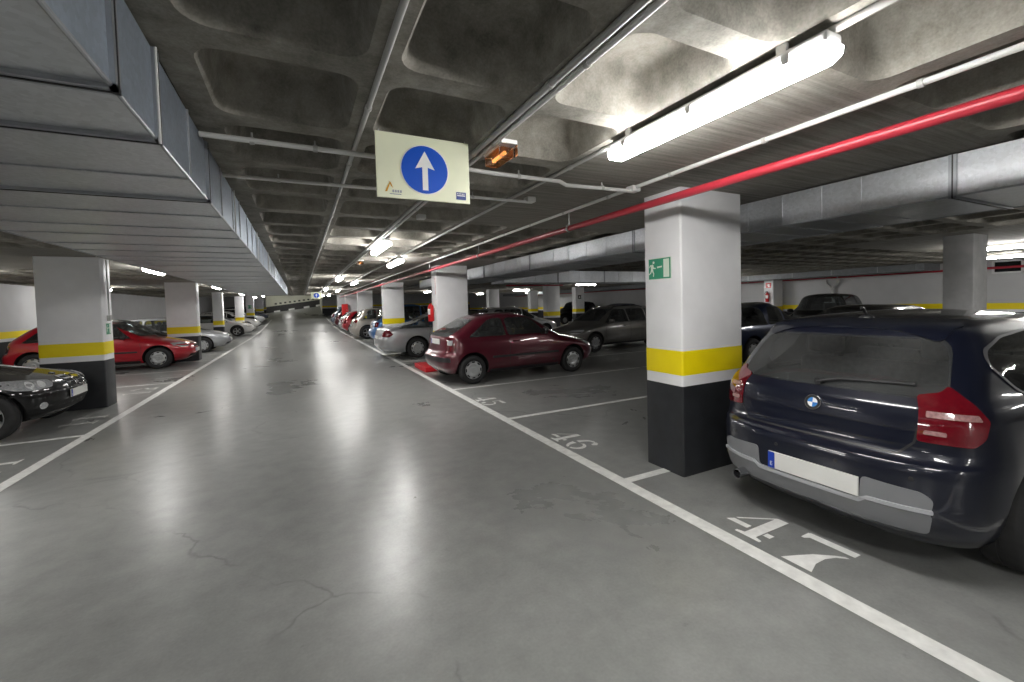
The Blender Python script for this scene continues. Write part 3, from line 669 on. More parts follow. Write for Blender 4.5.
for y0, y1, z0, z1 in ((-.35, -.29, 0, .42), (.29, .35, 0, .42), (-.35, .35, 0, .05), (-.35, .35, .37, .42)): box(bm, -.03, .02, y0, y1, z0, z1)
obj('window_frame', bm, M['frame'], t); obj('pane', box(BM(), 0, .01, -.3, .3, .04, .38), M['glassd'], t)
# ------------------------------------------------------------------ cars
def pchip(keys):
    keys = sorted(keys); X = [k[0] for k in keys]; Y = [k[1] for k in keys]; n = len(X)
    h = [X[i + 1] - X[i] for i in range(n - 1)]; d = [(Y[i + 1] - Y[i]) / h[i] for i in range(n - 1)]
    m = [0.0] * n; m[0], m[-1] = d[0], d[-1]
    for i in range(1, n - 1):
        if d[i - 1] * d[i] > 0:
            w1, w2 = 2 * h[i] + h[i - 1], h[i] + 2 * h[i - 1]; m[i] = (w1 + w2) / (w1 / d[i - 1] + w2 / d[i])
    def fn(x):
        if x <= X[0]: return Y[0]
        if x >= X[-1]: return Y[-1]
        i = 0
        while x > X[i + 1]: i += 1
        t = (x - X[i]) / h[i]
        return (2 * t ** 3 - 3 * t * t + 1) * Y[i] + (t ** 3 - 2 * t * t + t) * h[i] * m[i] + (-2 * t ** 3 + 3 * t * t) * Y[i + 1] + (t ** 3 - t * t) * h[i] * m[i + 1]
    return fn
class Shape:
    """a car body as a stack of horizontal outlines: rear profile, front profile and half width for every height"""
    def __init__(s, L, W, Ht, rear, front, belt, cowl, nose_z, rw, fwx, R=.31, tumble=.27, width=None, zb=.2, ar=None, af=None, nr=3.2, taper_r=.06, taper_f=.10):
        s.L, s.W, s.H, s.belt, s.cowl, s.nose_z, s.rw, s.fwx, s.R, s.zb = L, W, Ht, belt, cowl, nose_z, rw, fwx, R, zb
        s.xr = pchip([(z, x) for x, z in rear]); s.xf = pchip([(z, x) for x, z in front])
        w = W / 2; k = tumble
        s.w = pchip(width or [(zb, w - .11), (.3, w - .045), (.45, w - .008), (.62, w), (belt - .12, w - .012), (belt, w - .045), (belt + .06, w - .085), (Ht - .20, w - k + .04), (Ht - .09, w - k - .035), (Ht - .045, w - k - .10), (Ht - .02, w - k - .2), (Ht - .006, w - k - .34), (Ht, w - k - .46)])
        s.ar = pchip(ar or [(zb, .38), (.5, .42), (belt, .40), (belt + .1, .38), (Ht - .15, .38), (Ht, .5)])
        s.af = pchip(af or [(zb, .55), (.5, .62), (nose_z - .03, .66), ((nose_z + cowl) / 2, 1.0), (cowl - .04, .75), (cowl + .05, .42), (Ht - .1, .34), (Ht, .45)])
        s.nr = nr; s.tr, s.tf = taper_r, taper_f
    def outline(s, z):
        xr, xf, w, ar, af = s.xr(z), s.xf(z), s.w(z), s.ar(z), s.af(z)
        mx = (xf - xr) * .49; ar, af = min(ar, mx), min(af, mx)
        nr = s.nr; nf = 2.7; pts = []
        NE, NS = 15, 14
        for k in range(NE):
            t = PI / 2 * k / NE; pts.append((xr + ar - ar * math.cos(t) ** (2 / nr), w * math.sin(t) ** (2 / nr)))
        for k in range(NS + 1):
            pts.append((xr + ar + (xf - af - xr - ar) * k / NS, w))
        for k in range(NE - 1, -1, -1):
            t = PI / 2 * k / NE; pts.append((xf - af + af * math.cos(t) ** (2 / nf), w * math.sin(t) ** (2 / nf)))
        out = []
        for x, y in pts:
            u = x / s.L; q = 1 - s.tr * max(0, (.42 - u) / .42) ** 2 - s.tf * max(0, (u - .55) / .45) ** 2
            out.append((x - s.L / 2, y * q))
        return out
    def shell(s):
        zs = set()
        z = s.zb
        while z < s.H - .16: zs.add(round(z, 4)); z += .028
        for a, b, st in ((s.nose_z - .05, s.cowl + .04, .012), (s.H - .16, s.H - .05, .012), (s.H - .05, s.H, .005)):
            z = a
            while z <= b: zs.add(round(z, 4)); z += st
        zs.add(s.H); zs = sorted(zs); V = []; F = []; rings = []
        for z in zs:
            o = s.outline(z); ring = [(x, y, z) for x, y in o] + [(x, -y, z) for x, y in o[-2:0:-1]]
            rings.append((len(V), len(ring))); V += ring
        for (a, n), (b, _) in zip(rings, rings[1:]):
            for k in range(n): F.append((a + k, b + k, b + (k + 1) % n, a + (k + 1) % n))
        F.append(tuple(range(rings[0][0], rings[0][0] + rings[0][1]))); F.append(tuple(range(rings[-1][0], rings[-1][0] + rings[-1][1]))[::-1])
        return V, F
class CarB:
    def __init__(c, sh, loc, rz, paintm, label, name='car', cut=True, group=None):
        c.s = sh; c.paint = paintm; c.cut = cut
        c.root = empty(name, loc, rz, label, 'car', group)
        V, F = sh.shell(); c.V, c.F = V, F
        c.bvh = BVHTree.FromPolygons([Vector(v) for v in V], F)
        c.windows = []      # (axis, poly)
    def ray(c, frame, u, z):
        k = frame[0]
        if k == 'R': o, d = Vector((-9, u, z)), Vector((1, 0, 0))
        elif k == 'F': o, d = Vector((9, u, z)), Vector((-1, 0, 0))
        elif k == 'L': o, d = Vector((u, 9, z)), Vector((0, -1, 0))      # left side (+y)
        elif k == 'S': o, d = Vector((u, -9, z)), Vector((0, 1, 0))      # right side (-y)
        elif k == 'T': o, d = Vector((u, z, 9)), Vector((0, 0, -1))
        else:                                                            # corner frame (k, end, side, angle, x, y): u grows outward round the corner
            _, e, sd, a, x, y = frame; ca, sa = math.cos(a), math.sin(a)
            n = Vector((e * ca, sd * sa, 0)); t = Vector((-e * sa, sd * ca, 0))
            o = Vector((x, sd * y, z)) + t * u + n * 5; d = -n
        return c.bvh.ray_cast(o, d)
    def patch(c, name, frame, poly, mat, off=.004, grid=.06, parent=None, skirt=.008, smooth=50):
        # resample outline
        B = []
        for i, p in enumerate(poly):
            q = poly[(i + 1) % len(poly)]; n = max(1, int(math.hypot(q[0] - p[0], q[1] - p[1]) / grid + .5))
            for k in range(n): B.append(Vector((p[0] + (q[0] - p[0]) * k / n, p[1] + (q[1] - p[1]) * k / n)))
        xs = [p.x for p in B]; ysl = [p.y for p in B]; pts = list(B); nb = len(B)
        def inside(x, y):
            r = False
            for i in range(nb):
                a, b = B[i], B[i - 1]
                if (a.y > y) != (b.y > y) and x < (b.x - a.x) * (y - a.y) / (b.y - a.y) + a.x: r = not r
            return r
        x = min(xs) + grid * .5
        while x < max(xs):
            y = min(ysl) + grid * .5
            while y < max(ysl):
                if inside(x, y) and min((Vector((x, y)) - b).length for b in B) > grid * .45: pts.append(Vector((x, y)))
                y += grid
            x += grid
        vs, es, fs, ov, oe, of = delaunay_2d_cdt(pts, [(i, (i + 1) % nb) for i in range(nb)], [], 1, 1e-6)
        P = []
        for v in vs:
            loc, nor, _, _ = c.ray(frame, v.x, v.y)
            P.append(None if loc is None else (loc, nor))
        bm = BM(); bv = {}
        for i, q in enumerate(P):
            if q: bv[i] = bm.verts.new(q[0] + q[1] * off)
        for t in fs:
            if all(i in bv for i in t):
                try: bm.faces.new([bv[i] for i in t])
                except ValueError: pass
        if skirt:
            inner = {}
            for e in [e for e in bm.edges if len(e.link_faces) == 1]:
                pair = []
                for v in e.verts:
                    if v not in inner:
                        i = [k for k, b in bv.items() if b is v][0]; inner[v] = bm.verts.new(P[i][0] + P[i][1] * (off - skirt))
                    pair.append(inner[v])
                bm.faces.new((e.verts[0], e.verts[1], pair[1], pair[0]))
        for v in [v for v in bm.verts if not v.link_faces]: bm.verts.remove(v)
        return obj(name, bm, mat, parent or c.root, smooth)
    def both(c, name, poly, mat, **k):
        a = c.patch(name, ('L',), poly, mat, **k); b = c.patch(name, ('S',), poly, mat, **k); return a, b
    def corners(c, name, end, poly, mat, ang=.7, x=None, y=.75, parents=None, **k):
        x = (-c.s.L / 2 + .2 if end < 0 else c.s.L / 2 - .3) if x is None else x
        return [c.patch(name, ('C', end, sd, ang, x, y), poly, mat, parent=(parents[i] if parents else None), **k) for i, sd in enumerate((1, -1))]
    def body(c):
        s = c.s; me = bpy.data.meshes.new('body'); me.from_pydata(c.V, [], c.F); me.update()
        o = bpy.data.objects.new('body', me); COL.objects.link(o); o.parent = c.root
        for m in (c.paint, M['cabin'], M['well']): me.materials.append(m)
        for p in me.polygons: p.use_smooth = True
        tmp = []
        def cutter(build, slot):
            bm = BM(); build(bm); bmesh.ops.recalc_face_normals(bm, faces=bm.faces[:])
            for fc in bm.faces: fc.material_index = slot
            m2 = bpy.data.meshes.new('cut'); bm.to_mesh(m2); bm.free()
            for m in (c.paint, M['cabin'], M['well']): m2.materials.append(m)
            q = bpy.data.objects.new('cut', m2); COL.objects.link(q); q.parent = c.root; tmp.append(q)
            md = o.modifiers.new('b', 'BOOLEAN'); md.object = q; md.operation = 'DIFFERENCE'; md.solver = 'EXACT'
        def wheels(bm):
            for x in (s.rw, s.fwx):
                for sd in (1, -1):
                    lathe(bm, [(s.R + .055, sd * (s.W / 2 - .30)), (s.R + .055, sd * (s.W / 2 + .2))], 40, 'y', (x - s.L / 2, 0, s.R + .015))
        cutter(wheels, 2)
        if c.cut:
            for ax, poly in c.windows:
                if ax == 'S': cutter(lambda bm: prism(bm, poly, lambda u, v: (u, -2, v), lambda u, v: (u, 2, v)), 1)
                elif ax == 'F': cutter(lambda bm: prism(bm, poly, lambda u, v: (.1, u, v), lambda u, v: (3, u, v)), 1)
                elif ax == 'R': cutter(lambda bm: prism(bm, poly, lambda u, v: (-3, u, v), lambda u, v: (-.2, u, v)), 1)
            zb = min(p[1] for p in c.side_panes[0]) - .004; zt = s.H - .085; L2 = s.L / 2
            def cavity(bm):
                q = []
                for z, dx, dy in ((zb, .34, .13), (zt, .20, .10)):
                    x0, x1, y = s.xr(z) + dx - L2, s.xf(z) - dx - .10 - L2, s.w(z) - dy
                    q += [bm.verts.new(p) for p in ((x0, -y, z), (x1, -y * .93, z), (x1, y * .93, z), (x0, y, z))]
                for ix in ((3, 2, 1, 0), (4, 5, 6, 7), (0, 1, 5, 4), (1, 2, 6, 5), (2, 3, 7, 6), (3, 0, 4, 7)): bm.faces.new([q[i] for i in ix])
            cutter(cavity, 1)
        bpy.context.view_layer.update()
        dg = bpy.context.evaluated_depsgraph_get(); nm = bpy.data.meshes.new_from_object(o.evaluated_get(dg))
        o.modifiers.clear(); o.data = nm
        for q in tmp: bpy.data.objects.remove(q)
        nm.set_sharp_from_angle(angle=math.radians(32)); o.name = 'body'
        return o
    def local(c, poly): return [(x - c.s.L / 2, z) for x, z in poly]
WHEELC = {}
def wheel_mesh(R, style, wid=.195):
    key = (round(R, 3), style)
    if key in WHEELC: return WHEELC[key]
    rr = R * .66; h = wid / 2
    bm = BM(); lathe(bm, [(rr * .96, -h * .9), (rr, -h), (R * .86, -h * 1.04), (R * .96, -h * .92), (R, -h * .62), (R, -h * .1), (R * .985, -h * .08), (R * .985, h * .08), (R, h * .1), (R, h * .62), (R * .96, h * .92), (R * .86, h * 1.04), (rr, h), (rr * .96, h * .9)], 40, 'y', close=False)
    bmesh.ops.recalc_face_normals(bm, faces=bm.faces[:]); ty = bpy.data.meshes.new('tyre'); bm.to_mesh(ty); bm.free(); ty.materials.append(M['tyre'])
    bm = BM()    # dark well disc and outer face (outer = +y)
    if style == 'cap':
        lathe(bm, [(0, h * .80), (rr * .25, h * .86), (rr * .32, h * .78), (rr * .62, h * .90), (rr * .72, h * .82), (rr * .98, h * .80), (rr * 1.0, h * .96), (rr * .96, h * .7)], 40, 'y')
        for k in range(8):
            a = 2 * PI * k / 8
            b0 = len(bm.verts); bm.verts.ensure_lookup_table()
            pts = [(rr * .76, -.028), (rr * .90, -.036), (rr * .90, .036), (rr * .76, .028)]
            vs = [bm.verts.new((p * math.cos(a) - q * math.sin(a), h * .905, p * math.sin(a) + q * math.cos(a))) for p, q in pts]
            fc = bm.faces.new(vs); fc.material_index = 1
    else:
        n = {'spoke5': 5, 'spoke9': 9, 'double': 5}[style]
        lathe(bm, [(rr * 1.0, h * .6), (rr * 1.0, h * .97), (rr * .93, h * .93), (rr * .9, h * .5)], 40, 'y', close=False)
        lathe(bm, [(0, h * .86), (rr * .17, h * .84), (rr * .24, h * .70), (rr * .24, h * .3)], 24, 'y')
        for k in range(n):
            for off in ((-.13, .13) if style == 'double' else (0,)):
                a = 2 * PI * k / n + off
                wi, wo = (.024, .034) if style != 'spoke9' else (.016, .022)
                def pt(p, q, y): return (p * math.cos(a) - q * math.sin(a), y, p * math.sin(a) + q * math.cos(a))
                lo = [pt(rr * .15, -wi, h * .45), pt(rr * .95, -wo, h * .55), pt(rr * .95, wo, h * .55), pt(rr * .15, wi, h * .45)]
                hi = [pt(rr * .15, -wi * .8, h * .84), pt(rr * .95, -wo * .85, h * .93), pt(rr * .95, wo * .85, h * .93), pt(rr * .15, wi * .8, h * .84)]
                A = [bm.verts.new(p) for p in lo]; B = [bm.verts.new(p) for p in hi]
                for i in range(4): bm.faces.new((A[i], A[(i + 1) % 4], B[(i + 1) % 4], B[i]))
                bm.faces.new(B)
        lathe(bm, [(0, h * .2), (rr * .98, h * .2)], 32, 'y', mi=1, close=False)
    bmesh.ops.recalc_face_normals(bm, faces=bm.faces[:]); hb = bpy.data.meshes.new('rim'); bm.to_mesh(hb); bm.free()
    hb.materials.append(M['capgrey'] if style == 'cap' else M['alloy']); hb.materials.append(M['well'])
    for p in hb.polygons: p.use_smooth = True
    hb.set_sharp_from_angle(angle=math.radians(30))
    for p in ty.polygons: p.use_smooth = True
    ty.set_sharp_from_angle(angle=math.radians(50))
    WHEELC[key] = (ty, hb); return ty, hb
def add_wheels(c, style):
    s = c.s; ty, hb = wheel_mesh(s.R, style)
    for x in (s.rw, s.fwx):
        for sd in (1, -1):
            o = bpy.data.objects.new('wheel', ty); COL.objects.link(o); o.parent = c.root
            u = x / s.L; q = 1 - s.tr * max(0, (.42 - u) / .42) ** 2 - s.tf * max(0, (u - .55) / .45) ** 2
            o.location = (x - s.L / 2, sd * (s.W / 2 * q - .105), s.R); o.rotation_euler = (0, 0, 0 if sd > 0 else PI)
            r = bpy.data.objects.new('hubcap' if style == 'cap' else 'rim', hb); COL.objects.link(r); r.parent = o
def seat(c, x, y, zb, w=.44, head=True, bench=False):
    bm = BM(); zt = min(c.s.H - .36, zb + .28)
    box(bm, x - .07, x + .07, y - w / 2, y + w / 2, zb - .02, zt, .05, seg=3); o = obj('seat', bm, M['seat'], c.root, 40)
    if head:
        hx = [y] if not bench else [y - w * .33, y + w * .33]
        for hy in hx:
            bm = BM(); box(bm, x - .06, x + .03, hy - .13, hy + .13, zt + .03, zt + .19, .045, seg=3); tube(bm, [(x, hy - .05, zt - .01), (x, hy - .05, zt + .05)], .008, 6); tube(bm, [(x, hy + .05, zt - .01), (x, hy + .05, zt + .05)], .008, 6)
            obj('headrest', bm, M['seat'], o, 40)
def mirror(c, x, z, mat, w=.2):
    for sd in (1, -1):
        hit = c.bvh.ray_cast(Vector((x, sd * 9, z - .03)), Vector((0, -sd, 0)))[0]
        y = abs(hit.y) if hit else c.s.W / 2 - .1
        bm = BM(); bmesh.ops.create_uvsphere(bm, u_segments=18, v_segments=12, radius=1)
        for v in bm.verts:
            px, py, pz = v.co; k = 1 if px > 0 else .45
            v.co = (x + px * .085 * k, sd * (y + .115) + py * .11, z + .035 + (pz * .078 if abs(pz) < .8 else math.copysign(.066, pz)))
        tube(bm, [(x + .01, sd * (y - .03), z - .035), (x + .005, sd * (y + .07), z + .0)], .026, 8)
        o = obj('mirror', bm, mat, c.root, 40)
        bm = BM(); pts = [(x - .039, sd * (y + .115) + .085 * math.cos(a), z + .035 + .055 * math.sin(a)) for a in [2 * PI * k / 16 for k in range(16)]]
        bm.faces.new([bm.verts.new(p) for p in pts]); obj('mirror_glass', bm, M['chrome'], o)
def plate(c, end, z, w=.52, h=.11, y=0, digits=None, blue=True, tilt=0, off=.012):
    L2 = c.s.L / 2
    hit = c.bvh.ray_cast(Vector((end * 9, y, z)), Vector((-end, 0, 0)))[0]; x = (hit.x if hit else end * L2)
    bm = BM(); x0, x1 = (x + end * .0, x + end * off)
    box(bm, min(x0, x1), max(x0, x1), y - w / 2, y + w / 2, z - h / 2, z + h / 2, .004)
    o = obj('number_plate', bm, M['plate'], c.root)
    yb = y - end * w / 2 * -1 if False else (y + w / 2 - .045 if end < 0 else y - w / 2)
    xf = x1 + end * .0015
    bm = BM(); box(bm, min(x1, xf), max(x1, xf), yb, yb + .045, z - h / 2 + .003, z + h / 2 - .003); b = obj('blue_strip', bm, M['plateblue'], o)
    mt = Matrix.Translation((xf + end * .001, yb + .0225, z - .025)) @ Matrix.Rotation(end * PI / 2, 4, 'Z') @ Matrix.Rotation(PI / 2, 4, 'X')
    if c.cut: text_obj('letter', 'E', .04, M['signwhite'], b, mt)
    return o
def door_lines(c, doors, zlo=.27, handles=True):
    """each door = closed polygon (x,z) in car coordinates from the rear bumper"""
    for poly, hx in doors:
        P = rounded(c.local(poly), .06)
        cx = sum(p[0] for p in P) / len(P); cz = sum(p[1] for p in P) / len(P)
        P2 = rounded(c.local([(x, z) for x, z in poly]), .06)
        ex = []
        for x, z in P2:
            d = math.hypot(x - cx, z - cz); ex.append((x + (x - cx) / d * .008, z + (z - cz) / d * .008))
        seams = c.both('door_seam', ex, M['trim'], off=.0018, grid=.09, skirt=0)
        ds = c.both('door', P, c.paint, off=.0042, grid=.09, skirt=.004)
        for sm, d in zip(seams, ds): sm.parent = d
        if handles:
            for sd, d in zip((1, -1), ds):
                x = hx - c.s.L / 2; z = c.s.belt - .11; hit = c.bvh.ray_cast(Vector((x, sd * 9, z)), Vector((0, -sd, 0)))[0]
                if hit:
                    bm = BM(); box(bm, x - .09, x + .09, min(sd * (abs(hit.y) + .004), sd * (abs(hit.y) + .036)), max(sd * (abs(hit.y) + .004), sd * (abs(hit.y) + .036)), z - .016, z + .016, .012)
                    obj('door_handle', bm, c.paint, d, 40)
def auto_glass(c, pillars, mf=.30, mr=.36, zt=None, zb=None, fy=None, ry=None, glass=None, rz=None, rear=True):
    """side windows between pillars, windscreen and rear window following the body"""
    s = c.s; L2 = s.L / 2; zb = zb or s.belt + .02; zt = zt or s.H - .115; g = glass or (M['glass'] if c.cut else M['glassd'])
    xfb, xft, xrb, xrt = s.xf(zb) - mf - .10, s.xf(zt) - mf + .14, s.xr(zb) + mr, s.xr(zt) + mr - .05
    def fx(z): return xfb + (xft - xfb) * (z - zb) / (zt - zb)
    def rx(z): return xrb + (xrt - xrb) * (z - zb) / (zt - zb)
    cuts = [None] + list(pillars) + [None]
    for a, b in zip(cuts, cuts[1:]):
        lo = [(rx(zb) if a is None else a + .035), (rx(zt) if a is None else a + .035)]
        hi = [(fx(zb) if b is None else b - .035), (fx(zt) if b is None else b - .035)]
        if b is not None: hi[1] = min(hi[1], fx(zt)); 
        if a is not None: lo[1] = max(lo[1], rx(zt))
        if b is None: hi[1] = max(hi[1], lo[1] + .12); hi[0] = max(hi[0], hi[1] + .05)
        if hi[1] - lo[1] < .08: lo[1] = hi[1] - .08
        P = rounded(c.local([(lo[0], zb), (hi[0], zb), (hi[1], zt), (lo[1], zt)]), [.05, .04, .09, .09])
        c.windows.append(('S', P)); c.side_panes = getattr(c, 'side_panes', []) + [P]
    fy = fy or (s.w(s.cowl + .05) - .13, s.w(zt) - .09)
    ry = ry or (s.w(zb) - .20, s.w(zt) - .11)
    WF = rounded([(-fy[0], s.cowl + .035), (fy[0], s.cowl + .035), (fy[1], zt + .015), (-fy[1], zt + .015)], .07)
    rzb, rzt = rz or (zb + .02, zt - .01)
    WR = rounded([(-ry[0], rzb), (ry[0], rzb), (ry[1], rzt), (-ry[1], rzt)], .08)
    c.windows.append(('F', WF)); c.front_pane = WF
    if rear: c.windows.append(('R', WR)); c.rear_pane = WR
    c.g = g
def panes(c):
    for P in c.side_panes:
        cx = sum(p[0] for p in P) / len(P); cz = sum(p[1] for p in P) / len(P)
        ex = [(x + math.copysign(.012, x - cx), z + math.copysign(.012, z - cz)) for x, z in P]
        c.both('side_window', ex, c.g, off=.003, grid=.1, skirt=0)
    ex = lambda P: [(x * 1.02, z + math.copysign(.012, z - sum(p[1] for p in P) / len(P))) for x, z in P]
    c.patch('windscreen', ('F',), ex(c.front_pane), c.g, off=.003, grid=.09, skirt=0)
    if hasattr(c, 'rear_pane'): c.patch('rear_window', ('R',), ex(c.rear_pane), getattr(c, 'gr', c.g), off=.003, grid=.09, skirt=0)
def roundel(c, end, z, r, tilt=0.0):
    hit = c.bvh.ray_cast(Vector((end * 9, 0, z)), Vector((-end, 0, 0)))
    if not hit[0]: return
    n = hit[1].normalized(); x = Vector((0, -end, 0)) * -1; x = (x - n * x.dot(n)).normalized(); y = n.cross(x)
    if y.z < 0: y = -y
    mp = lambda h: (lambda u, v: hit[0] + n * h + x * u + y * v)
    bm = BM(); C = [(r * math.cos(2 * PI * k / 28), r * math.sin(2 * PI * k / 28)) for k in range(28)]; prism(bm, C, mp(.0), mp(.009)); o = obj('emblem', bm, M['chrome'], c.root)
    bm = BM(); bm.faces.new([bm.verts.new(mp(.0095)(u * .93, v * .93)) for u, v in C]); obj('emblem_ring', bm, M['trim'], o)
    for q in range(4):
        bm = BM(); pts = [(0, 0)] + [(.62 * r * math.cos(PI / 2 * q + PI / 2 * k / 6), .62 * r * math.sin(PI / 2 * q + PI / 2 * k / 6)) for k in range(7)]
        bm.faces.new([bm.verts.new(mp(.0105)(u, v)) for u, v in pts]); obj('emblem_quadrant', bm, M['signwhite'] if q in (0, 2) else M['emblue'], o)
M['surround'] = simple('window_surround_satin', (.16, .16, .17), .4, .5, noise=.05)
M['lens'] = simple('lamp_lens', (.80, .81, .83), .3, .1, coat=1, noise=.2, nscale=60)
M['emblue'] = simple('emblem_blue', (.03, .22, .62), .3, noise=.02)
PT = dict(navy=paint('paint_navy', (.006, .008, .019), .15, .3, spec=.3), black=paint('paint_black', (.003, .003, .0035), .0, .35, spec=.15), maroon=paint('paint_maroon', (.10, .008, .020), .3, .28),
          red=paint('paint_red', (.42, .008, .02), .1, .3), silver=paint('paint_silver', (.46, .47, .49), .55, .32), grey=paint('paint_warm_grey', (.16, .155, .145), .4, .36), blue=paint('paint_blue', (.05, .17, .42), .3, .3),
          white=paint('paint_white', (.70, .70, .69), .0, .3), champagne=paint('paint_champagne', (.40, .37, .33), .4, .32), dblue=paint('paint_dark_blue', (.012, .022, .06), .3, .28), slate=paint('paint_slate', (.09, .11, .15), .3, .3))
def hatch_shape(L=4.0, W=1.69, Ht=1.42, rear=None, front=None, belt=.90, cowl=.93, nose=.70, rw=.62, fwx=3.12, R=.295, **k):
    rear = rear or [(.18, .2), (.06, .3), (.0, .45), (.0, .55), (.04, .62), (.09, .70), (.11, .80), (.13, .88), (.16, .95), (.26, 1.05), (.42, 1.18), (.60, Ht - .12), (.82, Ht - .055), (1.15, Ht - .02), (1.5, Ht - .005), (1.7, Ht)]
    front = front or [(L - .22, .2), (L - .07, .3), (L, .45), (L - .005, .55), (L - .04, .64), (L - .12, .70), (L - .35, .78), (L - .75, .87), (L - 1.02, .93), (L - 1.17, 1.0), (L - 1.36, 1.1), (L - 1.56, 1.2), (L - 1.76, Ht - .12), (L - 1.9, Ht - .06), (L - 2.05, Ht - .02), (L - 2.15, Ht - .005), (L - 2.25, Ht)]
    return Shape(L, W, Ht, rear, front, belt, cowl, nose, rw, fwx, R, **k)

# ---- navy hatchback in the foreground and its black twin at the left
def compact_hatch():
    L, Ht = 4.24, 1.475
    rear = [(.16, .2), (.07, .27), (.025, .34), (.0, .46), (.0, .60), (.012, .665), (.055, .695), (.085, .74), (.10, .86), (.125, .96), (.155, 1.0), (.22, 1.08), (.33, 1.20), (.425, 1.31), (.45, 1.345), (.475, 1.378), (.60, 1.412), (.85, 1.445), (1.2, 1.465), (1.55, Ht)]
    front = [(4.02, .2), (4.17, .28), (4.235, .42), (4.24, .52), (4.22, .62), (4.17, .69), (4.06, .745), (3.85, .80), (3.5, .87), (3.2, .93), (3.02, .97), (2.93, 1.02), (2.78, 1.11), (2.62, 1.2), (2.44, 1.30), (2.30, 1.365), (2.12, 1.425), (1.95, 1.452), (1.8, 1.466), (1.65, Ht)]
    w = [(.2, .78), (.28, .83), (.45, .868), (.62, .875), (.78, .865), (.90, .850), (.97, .825), (1.02, .795), (1.2, .735), (1.32, .675), (1.38, .63), (1.42, .56), (1.447, .45), (1.464, .30), (Ht, .18)]
    ar = [(.2, .46), (.5, .52), (.66, .52), (.72, .44), (.95, .38), (1.05, .36), (1.3, .36), (1.38, .30), (Ht, .45)]
    return Shape(L, 1.75, Ht, rear, front, 0.96, .975, .72, .80, 3.60, .315, width=w, ar=ar, nr=3.4, taper_r=.17, taper_f=.09)
def build_compact(loc, rz, pm, label):
    s = compact_hatch(); c = CarB(s, loc, rz, pm, label, 'hatchback'); L2 = s.L / 2
    SW = [rounded(c.local(p), r) for p, r in (([(.55, 1.19), (.72, 1.05), (.84, 1.005), (1.72, .99), (1.72, 1.35), (1.2, 1.35), (.82, 1.325), (.60, 1.265)], .05), ([(1.80, .99), (2.78, .985), (2.30, 1.30), (2.15, 1.345), (1.80, 1.345)], .04))]
    c.side_panes = SW; c.windows = [('S', p) for p in SW]
    c.front_pane = rounded([(-.66, 1.02), (.66, 1.02), (.545, 1.365), (-.545, 1.365)], .07); c.rear_pane = rounded([(-.60, 1.025), (.60, 1.025), (.52, 1.325), (-.52, 1.325)], .09)
    c.windows += [('F', c.front_pane), ('R', c.rear_pane)]; c.g = M['glass']; c.gr = M['glassr']
    c.body(); panes(c)
    # dark glass frame of the tailgate and the bright window surround
    for P in SW[:1]:
        for fr in ('L', 'S'):
            cx = sum(p[0] for p in P) / len(P); cz = sum(p[1] for p in P) / len(P)
            out = [(x + math.copysign(.014, x - cx), z + math.copysign(.012, z - cz)) for x, z in P]
            bm = BM(); ring = []
            for a, b in zip(out, P):
                h1, h2 = c.ray((fr,), *a), c.ray((fr,), *b)
                ring.append((bm.verts.new(h1[0] + h1[1] * .006), bm.verts.new(h2[0] + h2[1] * .006)))
            for i in range(len(ring)):
                a, b = ring[i], ring[(i + 1) % len(ring)]; bm.faces.new((a[0], b[0], b[1], a[1]))
            obj('window_surround', bm, M['surround'], c.root, 40)
    # tail: bumper insert, plate, lamps, wiper, spoiler line
    ins = rounded([(-.575, .335), (.62, .335), (.645, .50), (.60, .535), (.31, .555), (.30, .42), (-.30, .42), (-.31, .555), (-.56, .535), (-.60, .50)], .03)
    bi = c.patch('bumper_insert', ('R',), ins, M['bumpgrey'], off=.006, grid=.07)
    c.patch('insert_lip', ('R',), rounded([(-.595, .425), (-.33, .425), (-.30, .40), (.30, .40), (.33, .425), (.64, .425), (.64, .447), (.34, .447), (.30, .425), (-.30, .425), (-.34, .447), (-.595, .447)], .006), M['bumplight'], off=.016, grid=.05, parent=bi, skirt=.014)
    c.patch('insert_valance', ('R',), rounded([(-.57, .30), (.615, .30), (.64, .42), (-.595, .42)], .03), M['bumpgrey'], off=.010, grid=.07, parent=bi, skirt=.012)
    plate(c, -1, .488, .53, .115, -.04, off=.016)
    lamp_poly = [(-.19, .795), (.03, .785), (.08, .83), (.105, .92), (.05, 1.0), (-.03, 1.085), (-.07, 1.05), (-.165, 1.03)]
    tl = c.corners('tail_lamp', -1, rounded(lamp_poly, .018), M['lred'], ang=.62, x=-L2 + .17, y=.72, off=.010, grid=.05, skirt=.014)
    c.corners('lamp_band', -1, rounded([(-.15, .925), (.07, .918), (.055, .948), (-.145, .957)], .008), M['lpink'], ang=.62, x=-L2 + .17, y=.72, parents=tl, off=.013, grid=.05, skirt=.004)
    c.corners('reversing_lamp', -1, rounded([(-.165, .835), (-.075, .832), (-.075, .855), (-.16, .858)], .008), M['lpink'], ang=.62, x=-L2 + .17, y=.72, parents=tl, off=.013, grid=.05, skirt=.004)
    seam = c.patch('tailgate_seam', ('R',), rounded([(-.655, .995), (-.53, .99), (-.50, .785), (-.44, .715), (.44, .715), (.50, .785), (.53, .99), (.655, .995), (.655, .985), (.54, .98), (.51, .78), (.45, .705), (-.45, .705), (-.51, .78), (-.54, .98), (-.655, .985)], .004), M['trim'], off=.002, grid=.05, skirt=0)
    roundel(c, -1, .91, .049); roundel(c, 1, .775, .038)
    bm = BM(); h = c.ray(('R',), 0, 1.045)[0]; tip = c.ray(('R',), -.47, 1.085)[0]; el = c.ray(('R',), -.12, 1.075)[0]
    tube(bm, [h + Vector((-.012, .02, 0)), h + Vector((-.03, 0, 0)), el + Vector((-.03, 0, 0)), el.lerp(tip, .5) + Vector((-.026, 0, .0)), tip + Vector((-.016, 0, 0))], .010, 8)
